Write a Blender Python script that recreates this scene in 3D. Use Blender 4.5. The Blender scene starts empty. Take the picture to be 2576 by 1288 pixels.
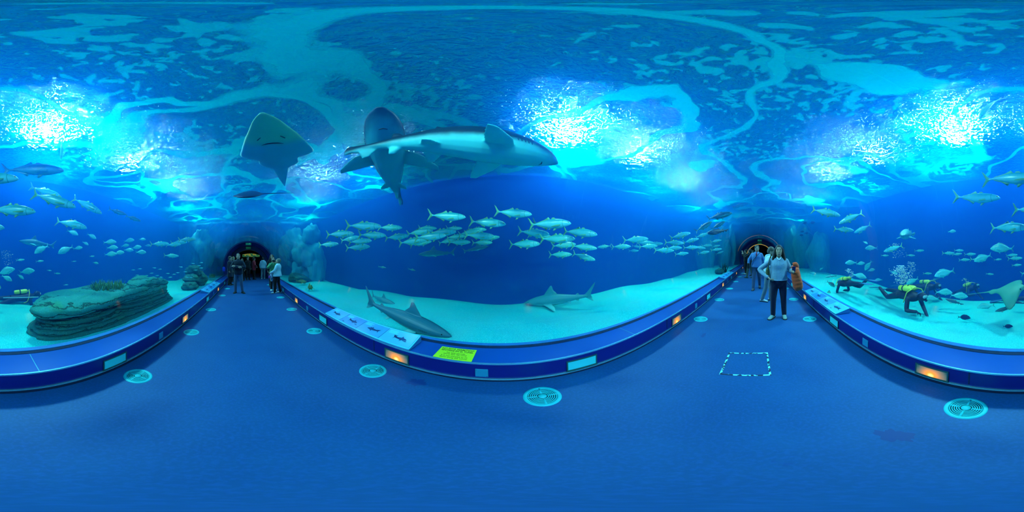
import bpy, math, random
import numpy as np
from mathutils import Vector, Matrix, Euler
random.seed(7)
PI = math.pi
SC = bpy.context.scene
COL = SC.collection
V = Vector

# ---------------------------------------------------------------- camera frame
CAMZ = 1.525
YAW, ROLL, PITCH = (math.radians(a) for a in (-2.837, 1.210, -0.622))
CM = Matrix.Rotation(YAW, 3, 'Z') @ Matrix.Rotation(ROLL, 3, 'Y') @ Matrix.Rotation(PITCH, 3, 'X')
EYE = V((0, 0, CAMZ))

def ray(px, py):
    lon = (px - 1288) / 2576 * 2 * PI
    lat = (644 - py) / 1288 * PI
    return CM @ V((math.cos(lat) * math.sin(lon), math.cos(lat) * math.cos(lon), math.sin(lat)))
def at_z(px, py, z):
    v = ray(px, py); return EYE + v * ((z - CAMZ) / v.z)
def at_y(px, py, y):
    v = ray(px, py); return EYE + v * (y / v.y)
def at_x(px, py, x):
    v = ray(px, py); return EYE + v * (x / v.x)
def at_d(px, py, d):
    return EYE + ray(px, py) * d

# ---------------------------------------------------------------- objects
def tag(o, label=None, cat=None, group=None, kind=None):
    if label: o['label'] = label
    if cat: o['category'] = cat
    if group: o['group'] = group
    if kind: o['kind'] = kind
    return o

def empty(name, loc=(0, 0, 0), rot=None, parent=None):
    o = bpy.data.objects.new(name, None)
    COL.objects.link(o)
    o.empty_display_size = .1
    o.location = loc
    if rot is not None:
        if isinstance(rot, Matrix): o.rotation_mode = 'QUATERNION'; o.rotation_quaternion = rot.to_quaternion()
        else: o.rotation_euler = rot
    if parent: o.parent = parent
    return o

def copy_tree(o, parent=None):
    c = o.copy(); COL.objects.link(c); c.parent = parent
    for ch in list(o.children): copy_tree(ch, c)
    return c

class MB:
    """collects vertices and faces; build() links them as one mesh object"""
    def __init__(s): s.v = []; s.f = []; s.m = []; s.mi = 0; s.uv = None
    def add(s, vs, fs):
        b = len(s.v); s.v += [tuple(p) for p in vs]
        for f in fs: s.f.append(tuple(b + i for i in f)); s.m.append(s.mi)
        return s
    def box(s, c, d, rot=None):
        hx, hy, hz = d[0] / 2, d[1] / 2, d[2] / 2
        vs = [V((x, y, z)) for x in (-hx, hx) for y in (-hy, hy) for z in (-hz, hz)]
        if rot is not None: vs = [rot @ p for p in vs]
        vs = [p + V(c) for p in vs]
        return s.add(vs, [(0, 1, 3, 2), (4, 6, 7, 5), (0, 4, 5, 1), (2, 3, 7, 6), (0, 2, 6, 4), (1, 5, 7, 3)])
    def quad(s, a, b, c, d): return s.add([a, b, c, d], [(0, 1, 2, 3)])
    def loft(s, secs, closed=True, cap0=True, cap1=True):
        """secs: list of rings with the same number of points"""
        n = len(secs[0]); b = []
        vs = [p for r in secs for p in r]; fs = []
        for i in range(len(secs) - 1):
            for j in range(n if closed else n - 1):
                k = (j + 1) % n
                fs.append((i * n + j, i * n + k, (i + 1) * n + k, (i + 1) * n + j))
        if closed and cap0: fs.append(tuple(range(n - 1, -1, -1)))
        if closed and cap1: fs.append(tuple((len(secs) - 1) * n + j for j in range(n)))
        return s.add(vs, fs)
    def tube(s, pts, rad, n=10, flat=1.0, up=V((0, 0, 1)), cap=True):
        """round tube through pts with a radius (or (rx, ry)) at each"""
        pts = [V(p) for p in pts]; secs = []
        if not isinstance(rad, list): rad = [rad] * len(pts)
        for i, p in enumerate(pts):
            t = (pts[min(i + 1, len(pts) - 1)] - pts[max(i - 1, 0)])
            if t.length < 1e-9: t = V((0, 0, 1))
            t.normalize()
            if i:
                a = a - t * a.dot(t)
            if not i or a.length < .05:
                a = up.cross(t)
                if a.length < .05: a = V((1, 0, 0)).cross(t)
                if a.length < .05: a = V((0, 1, 0)).cross(t)
            a.normalize(); b2 = t.cross(a)
            r = rad[i]; rx, ry = r if isinstance(r, tuple) else (r, r * flat)
            secs.append([p + a * math.cos(2 * PI * j / n) * rx + b2 * math.sin(2 * PI * j / n) * ry for j in range(n)])
        return s.loft(secs, True, cap, cap)
    def ball(s, c, r, nu=12, nv=8, rot=None):
        rx, ry, rz = r if isinstance(r, (tuple, list)) else (r, r, r)
        vs = []; fs = []
        for i in range(nv + 1):
            t = PI * i / nv
            for j in range(nu):
                u = 2 * PI * j / nu
                p = V((rx * math.sin(t) * math.cos(u), ry * math.sin(t) * math.sin(u), rz * math.cos(t)))
                if rot is not None: p = rot @ p
                vs.append(p + V(c))
        for i in range(nv):
            for j in range(nu):
                k = (j + 1) % nu
                fs.append((i * nu + j, (i + 1) * nu + j, (i + 1) * nu + k, i * nu + k))
        return s.add(vs, fs)
    def lathe(s, prof, c=(0, 0, 0), n=24, ax=None):
        vs = []; fs = []
        for (r, z) in prof:
            for j in range(n):
                u = 2 * PI * j / n; p = V((r * math.cos(u), r * math.sin(u), z))
                if ax is not None: p = ax @ p
                vs.append(p + V(c))
        for i in range(len(prof) - 1):
            for j in range(n):
                k = (j + 1) % n
                fs.append((i * n + j, i * n + k, (i + 1) * n + k, (i + 1) * n + j))
        return s.add(vs, fs)
    def slab(s, outline, t, nrm_axis=None, dome=0):
        """thin fin: outline (3D points, planar) thickened by vector t on both sides"""
        n = len(outline); t = V(t)
        c = sum((V(p) for p in outline), V()) / n
        vs = [V(p) + t * .15 for p in outline] + [V(p) - t * .15 for p in outline] + [c + t, c - t]
        inner = [(V(p) - c) * .6 + c for p in outline]
        vs += [p + t * .8 for p in inner] + [p - t * .8 for p in inner]
        fs = []
        A, B, IA, IB = 0, n, 2 * n + 2, 3 * n + 2
        for j in range(n):
            k = (j + 1) % n
            fs += [(A + j, A + k, B + k, B + j), (A + k, A + j, IA + j, IA + k), (B + j, B + k, IB + k, IB + j),
                   (IA + k, IA + j, 2 * n), (IB + j, IB + k, 2 * n + 1)]
        return s.add(vs, fs)
    def build(s, name, mat, parent=None, smooth=True, loc=None, sub=0, bevel=0, fixn=True, angle=None):
        me = bpy.data.meshes.new(name)
        me.from_pydata([tuple(p) for p in s.v], [], s.f)
        for m in (mat if isinstance(mat, (list, tuple)) else [mat]): me.materials.append(m)
        if any(s.m):
            for p, i in zip(me.polygons, s.m): p.material_index = i
        if fixn:
            import bmesh
            bm = bmesh.new(); bm.from_mesh(me)
            bmesh.ops.remove_doubles(bm, verts=bm.verts, dist=1e-5)
            bmesh.ops.recalc_face_normals(bm, faces=bm.faces)
            bm.to_mesh(me); bm.free()
        me.polygons.foreach_set('use_smooth', [bool(smooth)] * len(me.polygons))
        if smooth and angle: me.set_sharp_from_angle(angle=math.radians(angle))
        me.update()
        o = bpy.data.objects.new(name, me); COL.objects.link(o)
        if loc is not None: o.location = loc
        if parent: o.parent = parent
        if bevel:
            b = o.modifiers.new('bevel', 'BEVEL'); b.width = bevel; b.segments = 2; b.limit_method = 'ANGLE'
        if sub:
            m = o.modifiers.new('sub', 'SUBSURF'); m.levels = sub; m.render_levels = sub
        return o

def smoothstep(a, b, x):
    t = max(0., min(1., (x - a) / (b - a))); return t * t * (3 - 2 * t)
def lerp(a, b, t): return a + (b - a) * t
def interp(tab, x):
    if x <= tab[0][0]: return tab[0][1]
    for (a, va), (b, vb) in zip(tab, tab[1:]):
        if x <= b: return lerp(va, vb, (x - a) / (b - a))
    return tab[-1][1]
def spline(tab, x):
    """Catmull-Rom through (x, y) pairs"""
    if tab[0][0] > tab[-1][0]: tab = tab[::-1]
    xs = [t[0] for t in tab]; ys = [t[1] for t in tab]
    if x <= xs[0]: return ys[0]
    if x >= xs[-1]: return ys[-1]
    i = max(k for k in range(len(xs) - 1) if xs[k] <= x)
    h = xs[i + 1] - xs[i]; t = (x - xs[i]) / h
    def sl(k):
        if k == 0: return (ys[1] - ys[0]) / (xs[1] - xs[0])
        if k == len(xs) - 1: return (ys[-1] - ys[-2]) / (xs[-1] - xs[-2])
        return (ys[k + 1] - ys[k - 1]) / (xs[k + 1] - xs[k - 1])
    m0, m1 = sl(i) * h, sl(i + 1) * h
    return (2*t**3-3*t*t+1)*ys[i] + (t**3-2*t*t+t)*m0 + (-2*t**3+3*t*t)*ys[i+1] + (t**3-t*t)*m1

# ---------------------------------------------------------------- materials
class NT:
    def __init__(s, name):
        s.mat = bpy.data.materials.new(name); s.mat.use_nodes = True
        s.t = s.mat.node_tree; s.t.nodes.clear()
        s.out = s.t.nodes.new('ShaderNodeOutputMaterial')
    def n(s, kind, inputs=None, **props):
        nd = s.t.nodes.new('ShaderNode' + kind)
        for k, v in props.items(): setattr(nd, k, v)
        for k, v in (inputs or {}).items():
            if hasattr(v, 'is_output') or isinstance(v, bpy.types.NodeSocket): s.t.links.new(v, nd.inputs[k])
            else: nd.inputs[k].default_value = v
        return nd
    def coord(s, sock='Object'): return s.n('TexCoord').outputs[sock]
    def noise(s, vec, scale, detail=3, rough=.5, dist=0, out='Fac'):
        nd = s.n('TexNoise', {'Vector': vec, 'Scale': scale, 'Detail': detail, 'Roughness': rough, 'Distortion': dist})
        return nd.outputs[0 if out == 'Fac' else 'Color']
    def ramp(s, fac, stops, interp='LINEAR'):
        nd = s.n('ValToRGB', {'Fac': fac}); cr = nd.color_ramp; cr.interpolation = interp
        while len(cr.elements) > 2: cr.elements.remove(cr.elements[-1])
        for i, (p, c) in enumerate(stops):
            e = cr.elements[i] if i < 2 else cr.elements.new(p)
            e.position = p; e.color = (c, c, c, 1) if isinstance(c, (int, float)) else (*c[:3], 1)
        return nd.outputs[0]
    def math(s, op, a, b=None, c=None, clamp=False):
        nd = s.n('Math', operation=op, use_clamp=clamp)
        for i, x in enumerate((a, b, c)):
            if x is None: continue
            if isinstance(x, bpy.types.NodeSocket): s.t.links.new(x, nd.inputs[i])
            else: nd.inputs[i].default_value = x
        return nd.outputs[0]
    def mixc(s, fac, a, b, mode='MIX'):
        nd = s.n('Mix', data_type='RGBA', blend_type=mode)
        for i, x in ((0, fac), (6, a), (7, b)):
            if isinstance(x, bpy.types.NodeSocket): s.t.links.new(x, nd.inputs[i])
            else: nd.inputs[i].default_value = x if i == 0 else (*x[:3], 1)
        return nd.outputs[2]
    def bump(s, h, strength=.3, dist=.02, normal=None):
        i = {'Height': h, 'Strength': strength, 'Distance': dist}
        if normal is not None: i['Normal'] = normal
        return s.n('Bump', i).outputs[0]
    def princ(s, **k):
        ins = {}
        names = dict(color='Base Color', rough='Roughness', metal='Metallic', normal='Normal', spec='Specular IOR Level',
                     emit='Emission Color', estr='Emission Strength', coat='Coat Weight', trans='Transmission Weight', ior='IOR', alpha='Alpha', sss='Subsurface Weight', sheen='Sheen Weight')
        for a, v in k.items():
            if a in ('color', 'emit') and not isinstance(v, bpy.types.NodeSocket): v = (*v[:3], 1)
            ins[names[a]] = v
        return s.n('BsdfPrincipled', ins).outputs[0]
    def mix(s, fac, a, b): return s.n('MixShader', {0: fac, 1: a, 2: b}).outputs[0]
    def done(s, surf=None, vol=None, disp=None):
        if surf is not None: s.t.links.new(surf, s.out.inputs['Surface'])
        if vol is not None: s.t.links.new(vol, s.out.inputs['Volume'])
        if disp is not None: s.t.links.new(disp, s.out.inputs['Displacement'])
        return s.mat

_flat = {}
def flat(name, color, rough=.6, spec=.3, metal=0, noise=0, scale=20, bump=0, sheen=0):
    """plain coloured surface with an optional mottle and bump"""
    if name in _flat: return _flat[name]
    t = NT(name); c = color; nrm = {}
    if noise or bump:
        f = t.noise(t.coord(), scale, 4, .6)
        if noise:
            c = t.mixc(f, tuple(x * (1 - noise) for x in color), tuple(min(1, x * (1 + noise)) for x in color))
        if bump: nrm['normal'] = t.bump(f, bump, .01)
    m = t.done(t.princ(color=c, rough=rough, spec=spec, metal=metal, sheen=sheen, **nrm))
    _flat[name] = m; return m

def glow(name, color, strength):
    t = NT(name)
    return t.done(t.n('Emission', {'Color': (*color, 1), 'Strength': strength}).outputs[0])
# ---------------------------------------------------------------- tank, water, light
XL, XR = -12.6, 16.4          # the two portals
YN, YF = 5.7, -5.7            # tank walls
SZ = 4.55                     # water surface
SAND = .26
NB_Y, NT_Y, NC_Y = 1.49, 1.506, 1.946
FB_Y, FT_Y, FC_Y = -1.331, -1.343, -1.851
NB_Z, NT_Z, FB_Z, FT_Z = .075, .325, .097, .346
ARC_Y0, ARC_Z0, ARC_R = .045, .972, 1.93

def arc_pts(r, n=40, zlow=.33, y0=ARC_Y0):
    """points of the tunnel arch from the near bench over the top to the far bench"""
    a0 = math.asin((zlow - ARC_Z0) / r)
    return [(y0 + r * math.cos(a0 + (PI - 2 * a0) * i / n), ARC_Z0 + r * math.sin(a0 + (PI - 2 * a0) * i / n)) for i in range(n + 1)]

# world: the dim hall above the water
w = bpy.data.worlds.new('hall'); SC.world = w; w.use_nodes = True
w.node_tree.nodes['Background'].inputs[0].default_value = (.0, .27, .13, 1)
w.node_tree.nodes['Background'].inputs[1].default_value = .5

# -- water volume
t = NT('water_body')
sca = t.n('VolumeScatter', {'Color': (.001, .18, .84, 1), 'Density': .22, 'Anisotropy': .6}).outputs[0]
ab = t.n('VolumeAbsorption', {'Color': (.1, .66, .86, 1), 'Density': .12}).outputs[0]
m_water = t.done(vol=t.n('AddShader', {0: sca, 1: ab}).outputs[0])
b = MB()
ring = [(YF, -.3), (YF, SZ - .01)]
inner = arc_pts(ARC_R + .06, 40, -.3)          # near bottom -> far bottom
prof = [(YN + .25, -.3), (YN + .25, SZ - .01), (YF - .25, SZ - .01), (YF - .25, -.3)] + inner[::-1]
b.loft([[V((x, y, z)) for y, z in prof] for x in (XL, XR)])
water = b.build('tank_water', m_water, smooth=False)
tag(water, 'clear blue water filling the tank around the tunnel', 'water', kind='structure')

# -- water surface seen from below
def make_surface_mat():
    t = NT('water_surface'); co = t.coord()
    wa = t.noise(co, .7, 2, .5, out='Color')
    wv = t.n('VectorMath', {0: wa}, operation='SCALE'); wv.inputs['Scale'].default_value = 1.1
    v2 = t.n('VectorMath', {0: co, 1: wv.outputs[0]}, operation='ADD').outputs[0]
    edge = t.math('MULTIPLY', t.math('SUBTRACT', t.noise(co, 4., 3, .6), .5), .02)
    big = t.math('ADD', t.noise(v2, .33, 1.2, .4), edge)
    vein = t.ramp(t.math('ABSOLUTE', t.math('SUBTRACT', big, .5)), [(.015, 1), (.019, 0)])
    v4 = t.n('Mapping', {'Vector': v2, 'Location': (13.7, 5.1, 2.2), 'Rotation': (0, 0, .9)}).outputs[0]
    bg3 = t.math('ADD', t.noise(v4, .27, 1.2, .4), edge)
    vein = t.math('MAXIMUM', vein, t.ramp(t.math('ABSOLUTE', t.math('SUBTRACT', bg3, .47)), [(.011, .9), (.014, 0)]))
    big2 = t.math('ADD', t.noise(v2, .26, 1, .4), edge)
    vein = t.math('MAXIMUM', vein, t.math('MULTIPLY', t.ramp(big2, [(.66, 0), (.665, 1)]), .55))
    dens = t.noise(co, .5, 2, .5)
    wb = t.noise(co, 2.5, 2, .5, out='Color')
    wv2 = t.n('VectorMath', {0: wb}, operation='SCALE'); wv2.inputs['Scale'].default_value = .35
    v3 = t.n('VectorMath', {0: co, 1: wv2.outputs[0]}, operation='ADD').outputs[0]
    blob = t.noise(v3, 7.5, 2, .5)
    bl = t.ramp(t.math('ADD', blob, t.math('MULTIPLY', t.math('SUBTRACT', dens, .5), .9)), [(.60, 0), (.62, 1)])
    painted_sheen = t.math('MAXIMUM', vein, t.math('MULTIPLY', bl, .75))  # pale wave reflections painted in as patches of lighter colour
    # ripples
    r1 = t.noise(co, 1.2, 2, .5)
    r2 = t.noise(co, 9.0, 2, .5, 1.5)
    nrm = t.bump(r1, .5, .25); nrm = t.bump(r2, 1.0, .14, nrm)
    gl = t.n('BsdfGlossy', {'Color': (.3, .66, .40, 1), 'Roughness': .03, 'Normal': nrm}).outputs[0]
    rf = t.n('BsdfRefraction', {'Color': (.8, .95, 1, 1), 'Roughness': .02, 'IOR': 1.33, 'Normal': nrm}).outputs[0]
    tr = t.n('BsdfTransparent', {'Color': (.9, .97, 1, 1)}).outputs[0]
    wat = t.mix(.15, gl, rf)
    wat = t.mix(.16, wat, tr)
    sheen_sh = t.mix(.8, t.n('BsdfDiffuse', {'Color': (.0, .5, .55, 1)}).outputs[0], t.n('BsdfTranslucent', {'Color': (.0, .068, .058, 1)}).outputs[0])
    return t.done(t.mix(t.math('MULTIPLY', painted_sheen, .82), wat, sheen_sh))
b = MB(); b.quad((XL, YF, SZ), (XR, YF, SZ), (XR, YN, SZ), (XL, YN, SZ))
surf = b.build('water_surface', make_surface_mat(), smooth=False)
tag(surf, 'rippled underside of the water surface with pale reflections painted in', 'water surface', kind='structure')

# -- lamps over the water, each with two added fill lamps
LAMPS = [(1425, 350, 1), (1605, 405, .9), (1725, 470, .8), (1790, 520, .8), (805, 455, .6), (960, 400, .55), (115, 350, 1.), (325, 420, .9), (440, 468, .7), (505, 530, .7), (2405, 345, .9), (2205, 400, .9), (2080, 445, .8), (2022, 515, .8), (752, 530, .6)]
LZ = 6.1
m_lampg = flat('lamp_housing_black', (.02, .02, .025), .5)
def area(nm, p, aim, size, watts, spread):
    L = bpy.data.lights.new(nm, 'AREA'); L.shape = 'DISK'; L.size = size
    L.energy = watts; L.color = LCOL; L.spread = math.radians(spread)
    lo = bpy.data.objects.new(nm, L); COL.objects.link(lo); lo.location = p
    lo.rotation_euler = (V(aim) - p).to_track_quat('-Z', 'Y').to_euler()
LCOL = (.27, .78, 1.16)
for i, (px, py, k) in enumerate(LAMPS):
    p = at_z(px, py, LZ); s_ = 1 if p.y > 0 else -1
    p.x = max(-11.2, min(14.6, p.x))
    area('flood_light', p, (p.x * .75, 1.2 * s_, 0), .7, 620 * k * (1.7 if i in (1, 2, 6, 7, 9, 10, 12) else 1.), 160)
    area('sand_fill', p + V((.16, 0, .12)), (p.x, 2.3 * s_, .3), .5, 640 * k, 80)  # added beside the flood to concentrate light on sand near the glass
    area('cross_fill', p + V((-.16, .1 * s_, .1)), (p.x * .8, -3.1 * s_, 1.8), .5, 600 * k, 66)  # added twin, aimed across to brighten fish on the opposite side

# -- sand
t = NT('sand'); co = t.coord()
f1 = t.noise(co, 60, 3, .7); f2 = t.noise(co, 1.2, 3, .5); f3 = t.noise(co, 95, 2, .6)
c = t.mixc(f1, (.0, .42, .49), (.005, .74, .75)); c = t.mixc(t.ramp(f3, [(.60, 0), (.68, 1)]), c, (.12, .95, .92)); c = t.mixc(t.ramp(f3, [(.31, .9), (.38, 0)]), c, (.05, .25, .27))
c = t.mixc(t.ramp(f2, [(.35, .0), (.7, .35)]), c, (.12, .5, .5))
m_sand = t.done(t.princ(color=c, rough=.9, spec=.1, normal=t.bump(f1, .5, .02)))
def sand(name, y0, y1):
    b = MB(); nx, ny = 120, 36
    vs = []
    for j in range(ny + 1):
        for i in range(nx + 1):
            x = lerp(XL, XR, i / nx); y = lerp(y0, y1, j / ny)
            e = abs(y - y0)
            z = SAND + .05 * math.sin(x * .9 + y) * smoothstep(.3, 2, e) + .03 * math.sin(x * 2.3 - y * 1.7) * smoothstep(.3, 2, e)
            z -= .55 * smoothstep(4.0 if y > 0 else 4.3, 5.9, abs(y))
            vs.append((x, y, z))
    fs = [(j * (nx + 1) + i, j * (nx + 1) + i + 1, (j + 1) * (nx + 1) + i + 1, (j + 1) * (nx + 1) + i) for j in range(ny) for i in range(nx)]
    b.add(vs, fs)
    return tag(b.build(name, m_sand), kind='structure')
sand('floor_sand_near', NC_Y - .03, YN); sand('floor_sand_far', FC_Y + .03, YF)

# -- tank walls
t = NT('tank_wall_paint'); f = t.noise(t.coord(), .8, 4, .6)
m_twall = t.done(t.princ(color=t.mixc(f, (.001, .048, .36), (.002, .072, .48)), rough=.9, spec=.1))
for nm, pts in (('wall_near', [(XL - 1, YN, -.5), (XR + 1, YN, -.5), (XR + 1, YN, SZ + .1), (XL - 1, YN, SZ + .1)]), ('wall_far', [(XL - 1, YF, -.5), (XR + 1, YF, -.5), (XR + 1, YF, SZ + .1), (XL - 1, YF, SZ + .1)])):
    b = MB(); b.quad(*pts); tag(b.build(nm, m_twall, smooth=False), kind='structure')

# -- acrylic tunnel
t = NT('acrylic'); fc = t.n('LayerWeight', {'Blend': .5}).outputs['Facing']
fr = t.math('ADD', t.math('MULTIPLY', t.math('POWER', fc, 5), .4), .03)
gl = t.n('BsdfGlossy', {'Color': (1, 1, 1, 1), 'Roughness': .02}).outputs[0]
tr = t.n('BsdfTransparent', {'Color': (.95, .99, 1, 1)}).outputs[0]
m_acr = t.done(t.mix(t.math('MULTIPLY', fr, .8), tr, gl))
b = MB(); b.loft([[V((x, y, z)) for y, z in arc_pts(ARC_R, 48, .3)] for x in (XL, -9.5, -6, -2.5, 1, 4.5, 8, 12, XR)], closed=False)
tun = b.build('window_tunnel', m_acr, fixn=False)
tag(tun, 'clear acrylic arch of the walk-through tunnel', 'acrylic tunnel', kind='structure')

# -- floor
t = NT('walkway_floor'); co = t.coord(); f1 = t.noise(co, 2.2, 5, .65); f2 = t.noise(co, 40, 3, .6); f3 = t.noise(co, 3.3, 4, .7)
c = t.mixc(f1, (.0025, .052, .19), (.005, .088, .26)); c = t.mixc(t.ramp(f2, [(.45, 0), (.8, .5)]), c, (.01, .10, .38))
c = t.mixc(t.ramp(f3, [(.68, 0), (.72, .55)]), c, (.004, .05, .22))
m_floor = t.done(t.princ(color=c, rough=.55, spec=.25, normal=t.bump(f2, .15, .004)))
b = MB(); b.quad((XL - 6, FT_Y - .3, 0), (XR + 8, FT_Y - .3, 0), (XR + 8, NT_Y + .3, 0), (XL - 6, NT_Y + .3, 0))
tag(b.build('floor', m_floor, smooth=False), kind='structure')
# ---------------------------------------------------------------- benches, fittings, portals
def blue(name, a, b, rough, spec=.5, sc=1.5):
    t = NT(name); co = t.coord(); f = t.noise(co, sc, 4, .6); g = t.noise(co, 90, 2, .5)
    c = t.mixc(f, a, b)
    return t.done(t.princ(color=c, rough=rough, spec=spec, normal=t.bump(g, .04, .003)))
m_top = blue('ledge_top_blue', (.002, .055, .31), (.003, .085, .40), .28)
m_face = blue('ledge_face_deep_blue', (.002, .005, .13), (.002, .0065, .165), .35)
m_edge = flat('ledge_edge_aluminium', (.25, .75, .9), .25, .5, .8)
m_kick = flat('kick_board_dark', (.004, .012, .045), .6)
m_gask = flat('gasket_dark', (.003, .018, .06), .7, .2, 0, .5, 9)
m_curb = flat('acrylic_footing_blue', (.01, .16, .50), .5, .3, 0, .25, 6)
m_steel = flat('fitting_steel', (.08, .42, .48), .35, .5, .6, .1, 15)

def bench(name, yf, yg, yc, zt, zb, label, joints):
    s = 1 if yf > 0 else -1
    r = empty(name, (0, yf, 0)); tag(r, label, 'ledge')
    O = V((0, yf, 0)); x0, x1 = XL + .02, XR - .02
    def ext(prof, nm, mat, smooth=False):
        b = MB(); b.loft([[V((x, y, z)) - O for y, z in prof] for x in (x0, x1)])
        return b.build(nm, mat, r, smooth=smooth)
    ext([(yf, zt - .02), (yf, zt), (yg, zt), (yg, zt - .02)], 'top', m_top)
    ext([(yf - .004 * s, zt - .012), (yf - .004 * s, zt + .004), (yf + .012 * s, zt + .004), (yf + .012 * s, zt - .012)], 'edge_strip', m_edge)
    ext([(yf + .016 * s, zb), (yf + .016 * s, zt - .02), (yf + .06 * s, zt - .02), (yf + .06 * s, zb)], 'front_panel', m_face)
    ext([(yf, zb - .018), (yf, zb - .004), (yf + .05 * s, zb - .004), (yf + .05 * s, zb - .018)], 'lower_strip', m_edge)
    ext([(yf + .03 * s, 0.001), (yf + .03 * s, zb - .018), (yf + .1 * s, zb - .018), (yf + .1 * s, 0.001)], 'kick_board', m_kick)
    for x in joints:
        b = MB(); b.box(V((x, (yf + yg) / 2, zt + .0008)) - O, (.006, abs(yg - yf) * .95, .0016)); b.build('seam', m_steel, r, smooth=False)
        b = MB(); b.box(V((x + .8, yf + .0145 * s, (zt + zb) / 2)) - O, (.012, .004, zt - zb - .05)); b.build('seam', m_gask, r, smooth=False)
    ext([(yg, zt - .1), (yg, zt + .006), (yg + .05 * s, zt + .012), (yg + .05 * s, zt - .1)], 'gasket', m_gask)
    ext([(yg + .05 * s, .1), (yg + .05 * s, zt + .02), (yc, zt + .022), (yc + .02 * s, zt - .02), (yc + .02 * s, .1)], 'glass_footing', m_curb)
    return r
bench('bench', NT_Y, 1.845, NC_Y, NT_Z, NB_Z, 'long blue ledge carrying the yellow notice, along one side of the tunnel', (-6.3, -2.4, 1.56, 5.5, 9.4))
bench('bench', FT_Y, -1.73, FC_Y, FT_Z, FB_Z, 'long blue ledge opposite the yellow notice, under the layered rock and divers', (-4.4, -.43, 3.1, 6.8, 10.5))

# ---- recessed lights and cover plates in the bench fronts
def frosted(name, lit):
    t = NT(name); co = t.coord(); f = t.noise(co, 6, 2, .5)
    if lit:
        g = t.n('VectorMath', {0: co, 1: (0, 0, -.05)}, operation='DISTANCE').outputs['Value']
        g = t.math('ADD', g, t.math('MULTIPLY', t.math('SUBTRACT', f, .5), .05))
        c = t.ramp(t.math('MULTIPLY', g, 5.5), [(0, (1, .62, .2)), (.28, (1, .33, .05)), (.62, (.45, .3, .2)), (1, (.06, .35, .42))])
        k = t.ramp(t.math('MULTIPLY', g, 5.5), [(0, 1), (.25, .42), (1, .1)])
        return t.done(t.n('Emission', {'Color': c, 'Strength': t.math('MULTIPLY', k, 4.0)}).outputs[0])
    return t.done(t.princ(color=t.mixc(f, (.02, .50, .60), (.04, .62, .70)), rough=.35, spec=.4))
m_lit, m_unlit = frosted('lamp_glass_lit', True), frosted('lamp_glass_unlit', False)
m_lframe = flat('lamp_frame_green', (.02, .12, .13), .4, .5, .5)
m_plate = flat('cover_plate_grey', (.015, .28, .48), .45, .5, .3, .1, 12)
ORD = ['first', 'second', 'third', 'fourth', 'fifth', 'sixth', 'seventh', 'eighth', 'ninth', 'tenth', 'eleventh', 'twelfth', 'thirteenth', 'fourteenth', 'fifteenth', 'sixteenth', 'seventeenth', 'eighteenth', 'nineteenth', 'twentieth']
def step_light(x, yf, s, zc, lit, label):
    r = empty('step_light', (x, yf + .008 * s, zc)); tag(r, label, 'wall light', 'recessed step lights in the ledge fronts')
    b = MB()
    for dz in (-.074, .074): b.box((0, 0, dz), (.36, .012, .014))
    for dx in (-.173, .173): b.box((dx, 0, 0), (.014, .012, .134))
    b.box((0, -.004 * s, -.083), (.36, .016, .006))
    b.build('frame', m_lframe, r, smooth=False)
    b = MB(); b.box((0, .002 * s, 0), (.333, .006, .135))
    o = b.build('glass_panel', m_lit if lit else m_unlit, r, smooth=False)
    o['label'] = 'orange lit glass panel' if lit else 'unlit frosted glass panel'
near_x = [(-10.8, 0), (-8.9, 1), (-7.0, 0), (-5.02, 1), (-3.12, 0), (-1.22, 1), (.77, 0), (2.7, 1), (4.65, 0), (6.6, 1), (8.56, 0), (10.5, 1), (12.5, 0), (14.4, 1)]
far_x = [(-11.2, 1), (-9.3, 0), (-7.3, 1), (-5.34, 0), (-3.34, 1), (-1.3, 0), (.74, 1), (2.72, 0), (4.7, 1), (6.7, 0), (8.7, 1), (10.7, 0), (12.6, 1), (14.6, 0)]
for side, xs, yf, s, zc in (('near', near_x, NT_Y, 1, .165), ('far', far_x, FT_Y, -1, .18)):
    led = 'the notice ledge' if side == 'near' else 'the rock-side ledge'
    nl = {0: 0, 1: 0}
    for x, lit in xs:
        step_light(x, yf, s, zc, lit, ('glowing orange' if lit else 'unlit pale') + ' step light, ' + ORD[nl[lit]] + ' in ' + led + ' from the crowded portal')
        nl[lit] += 1
k = 0
for yf, s, zc, xs, led in ((NT_Y, 1, .165, (-7.9, -4.05, -.24, 3.68, 7.57, 11.4), 'the notice ledge'), (FT_Y, -1, .19, (-6.3, -2.3, 1.75, 5.7, 9.7), 'the rock-side ledge')):
    for i, x in enumerate(xs):
        b = MB(); b.box((0, 0, 0), (.125, .01, .125))
        o = b.build('cover_plate', m_plate, smooth=False, loc=(x, yf + .012 * s, zc), bevel=.004)
        tag(o, 'square blue-grey cover plate, ' + ORD[i] + ' in ' + led + ' from the crowded portal', 'cover plate', 'cover plates in the ledge fronts')
        if not (yf > 0 and i == 2): continue
        for dx, dz in ((-.05, .05), (.05, -.05)):
            b = MB(); b.ball((dx, -.006 * s, dz), (.005, .002, .005), 6, 4); b.build('screw', m_lframe, o)

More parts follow.
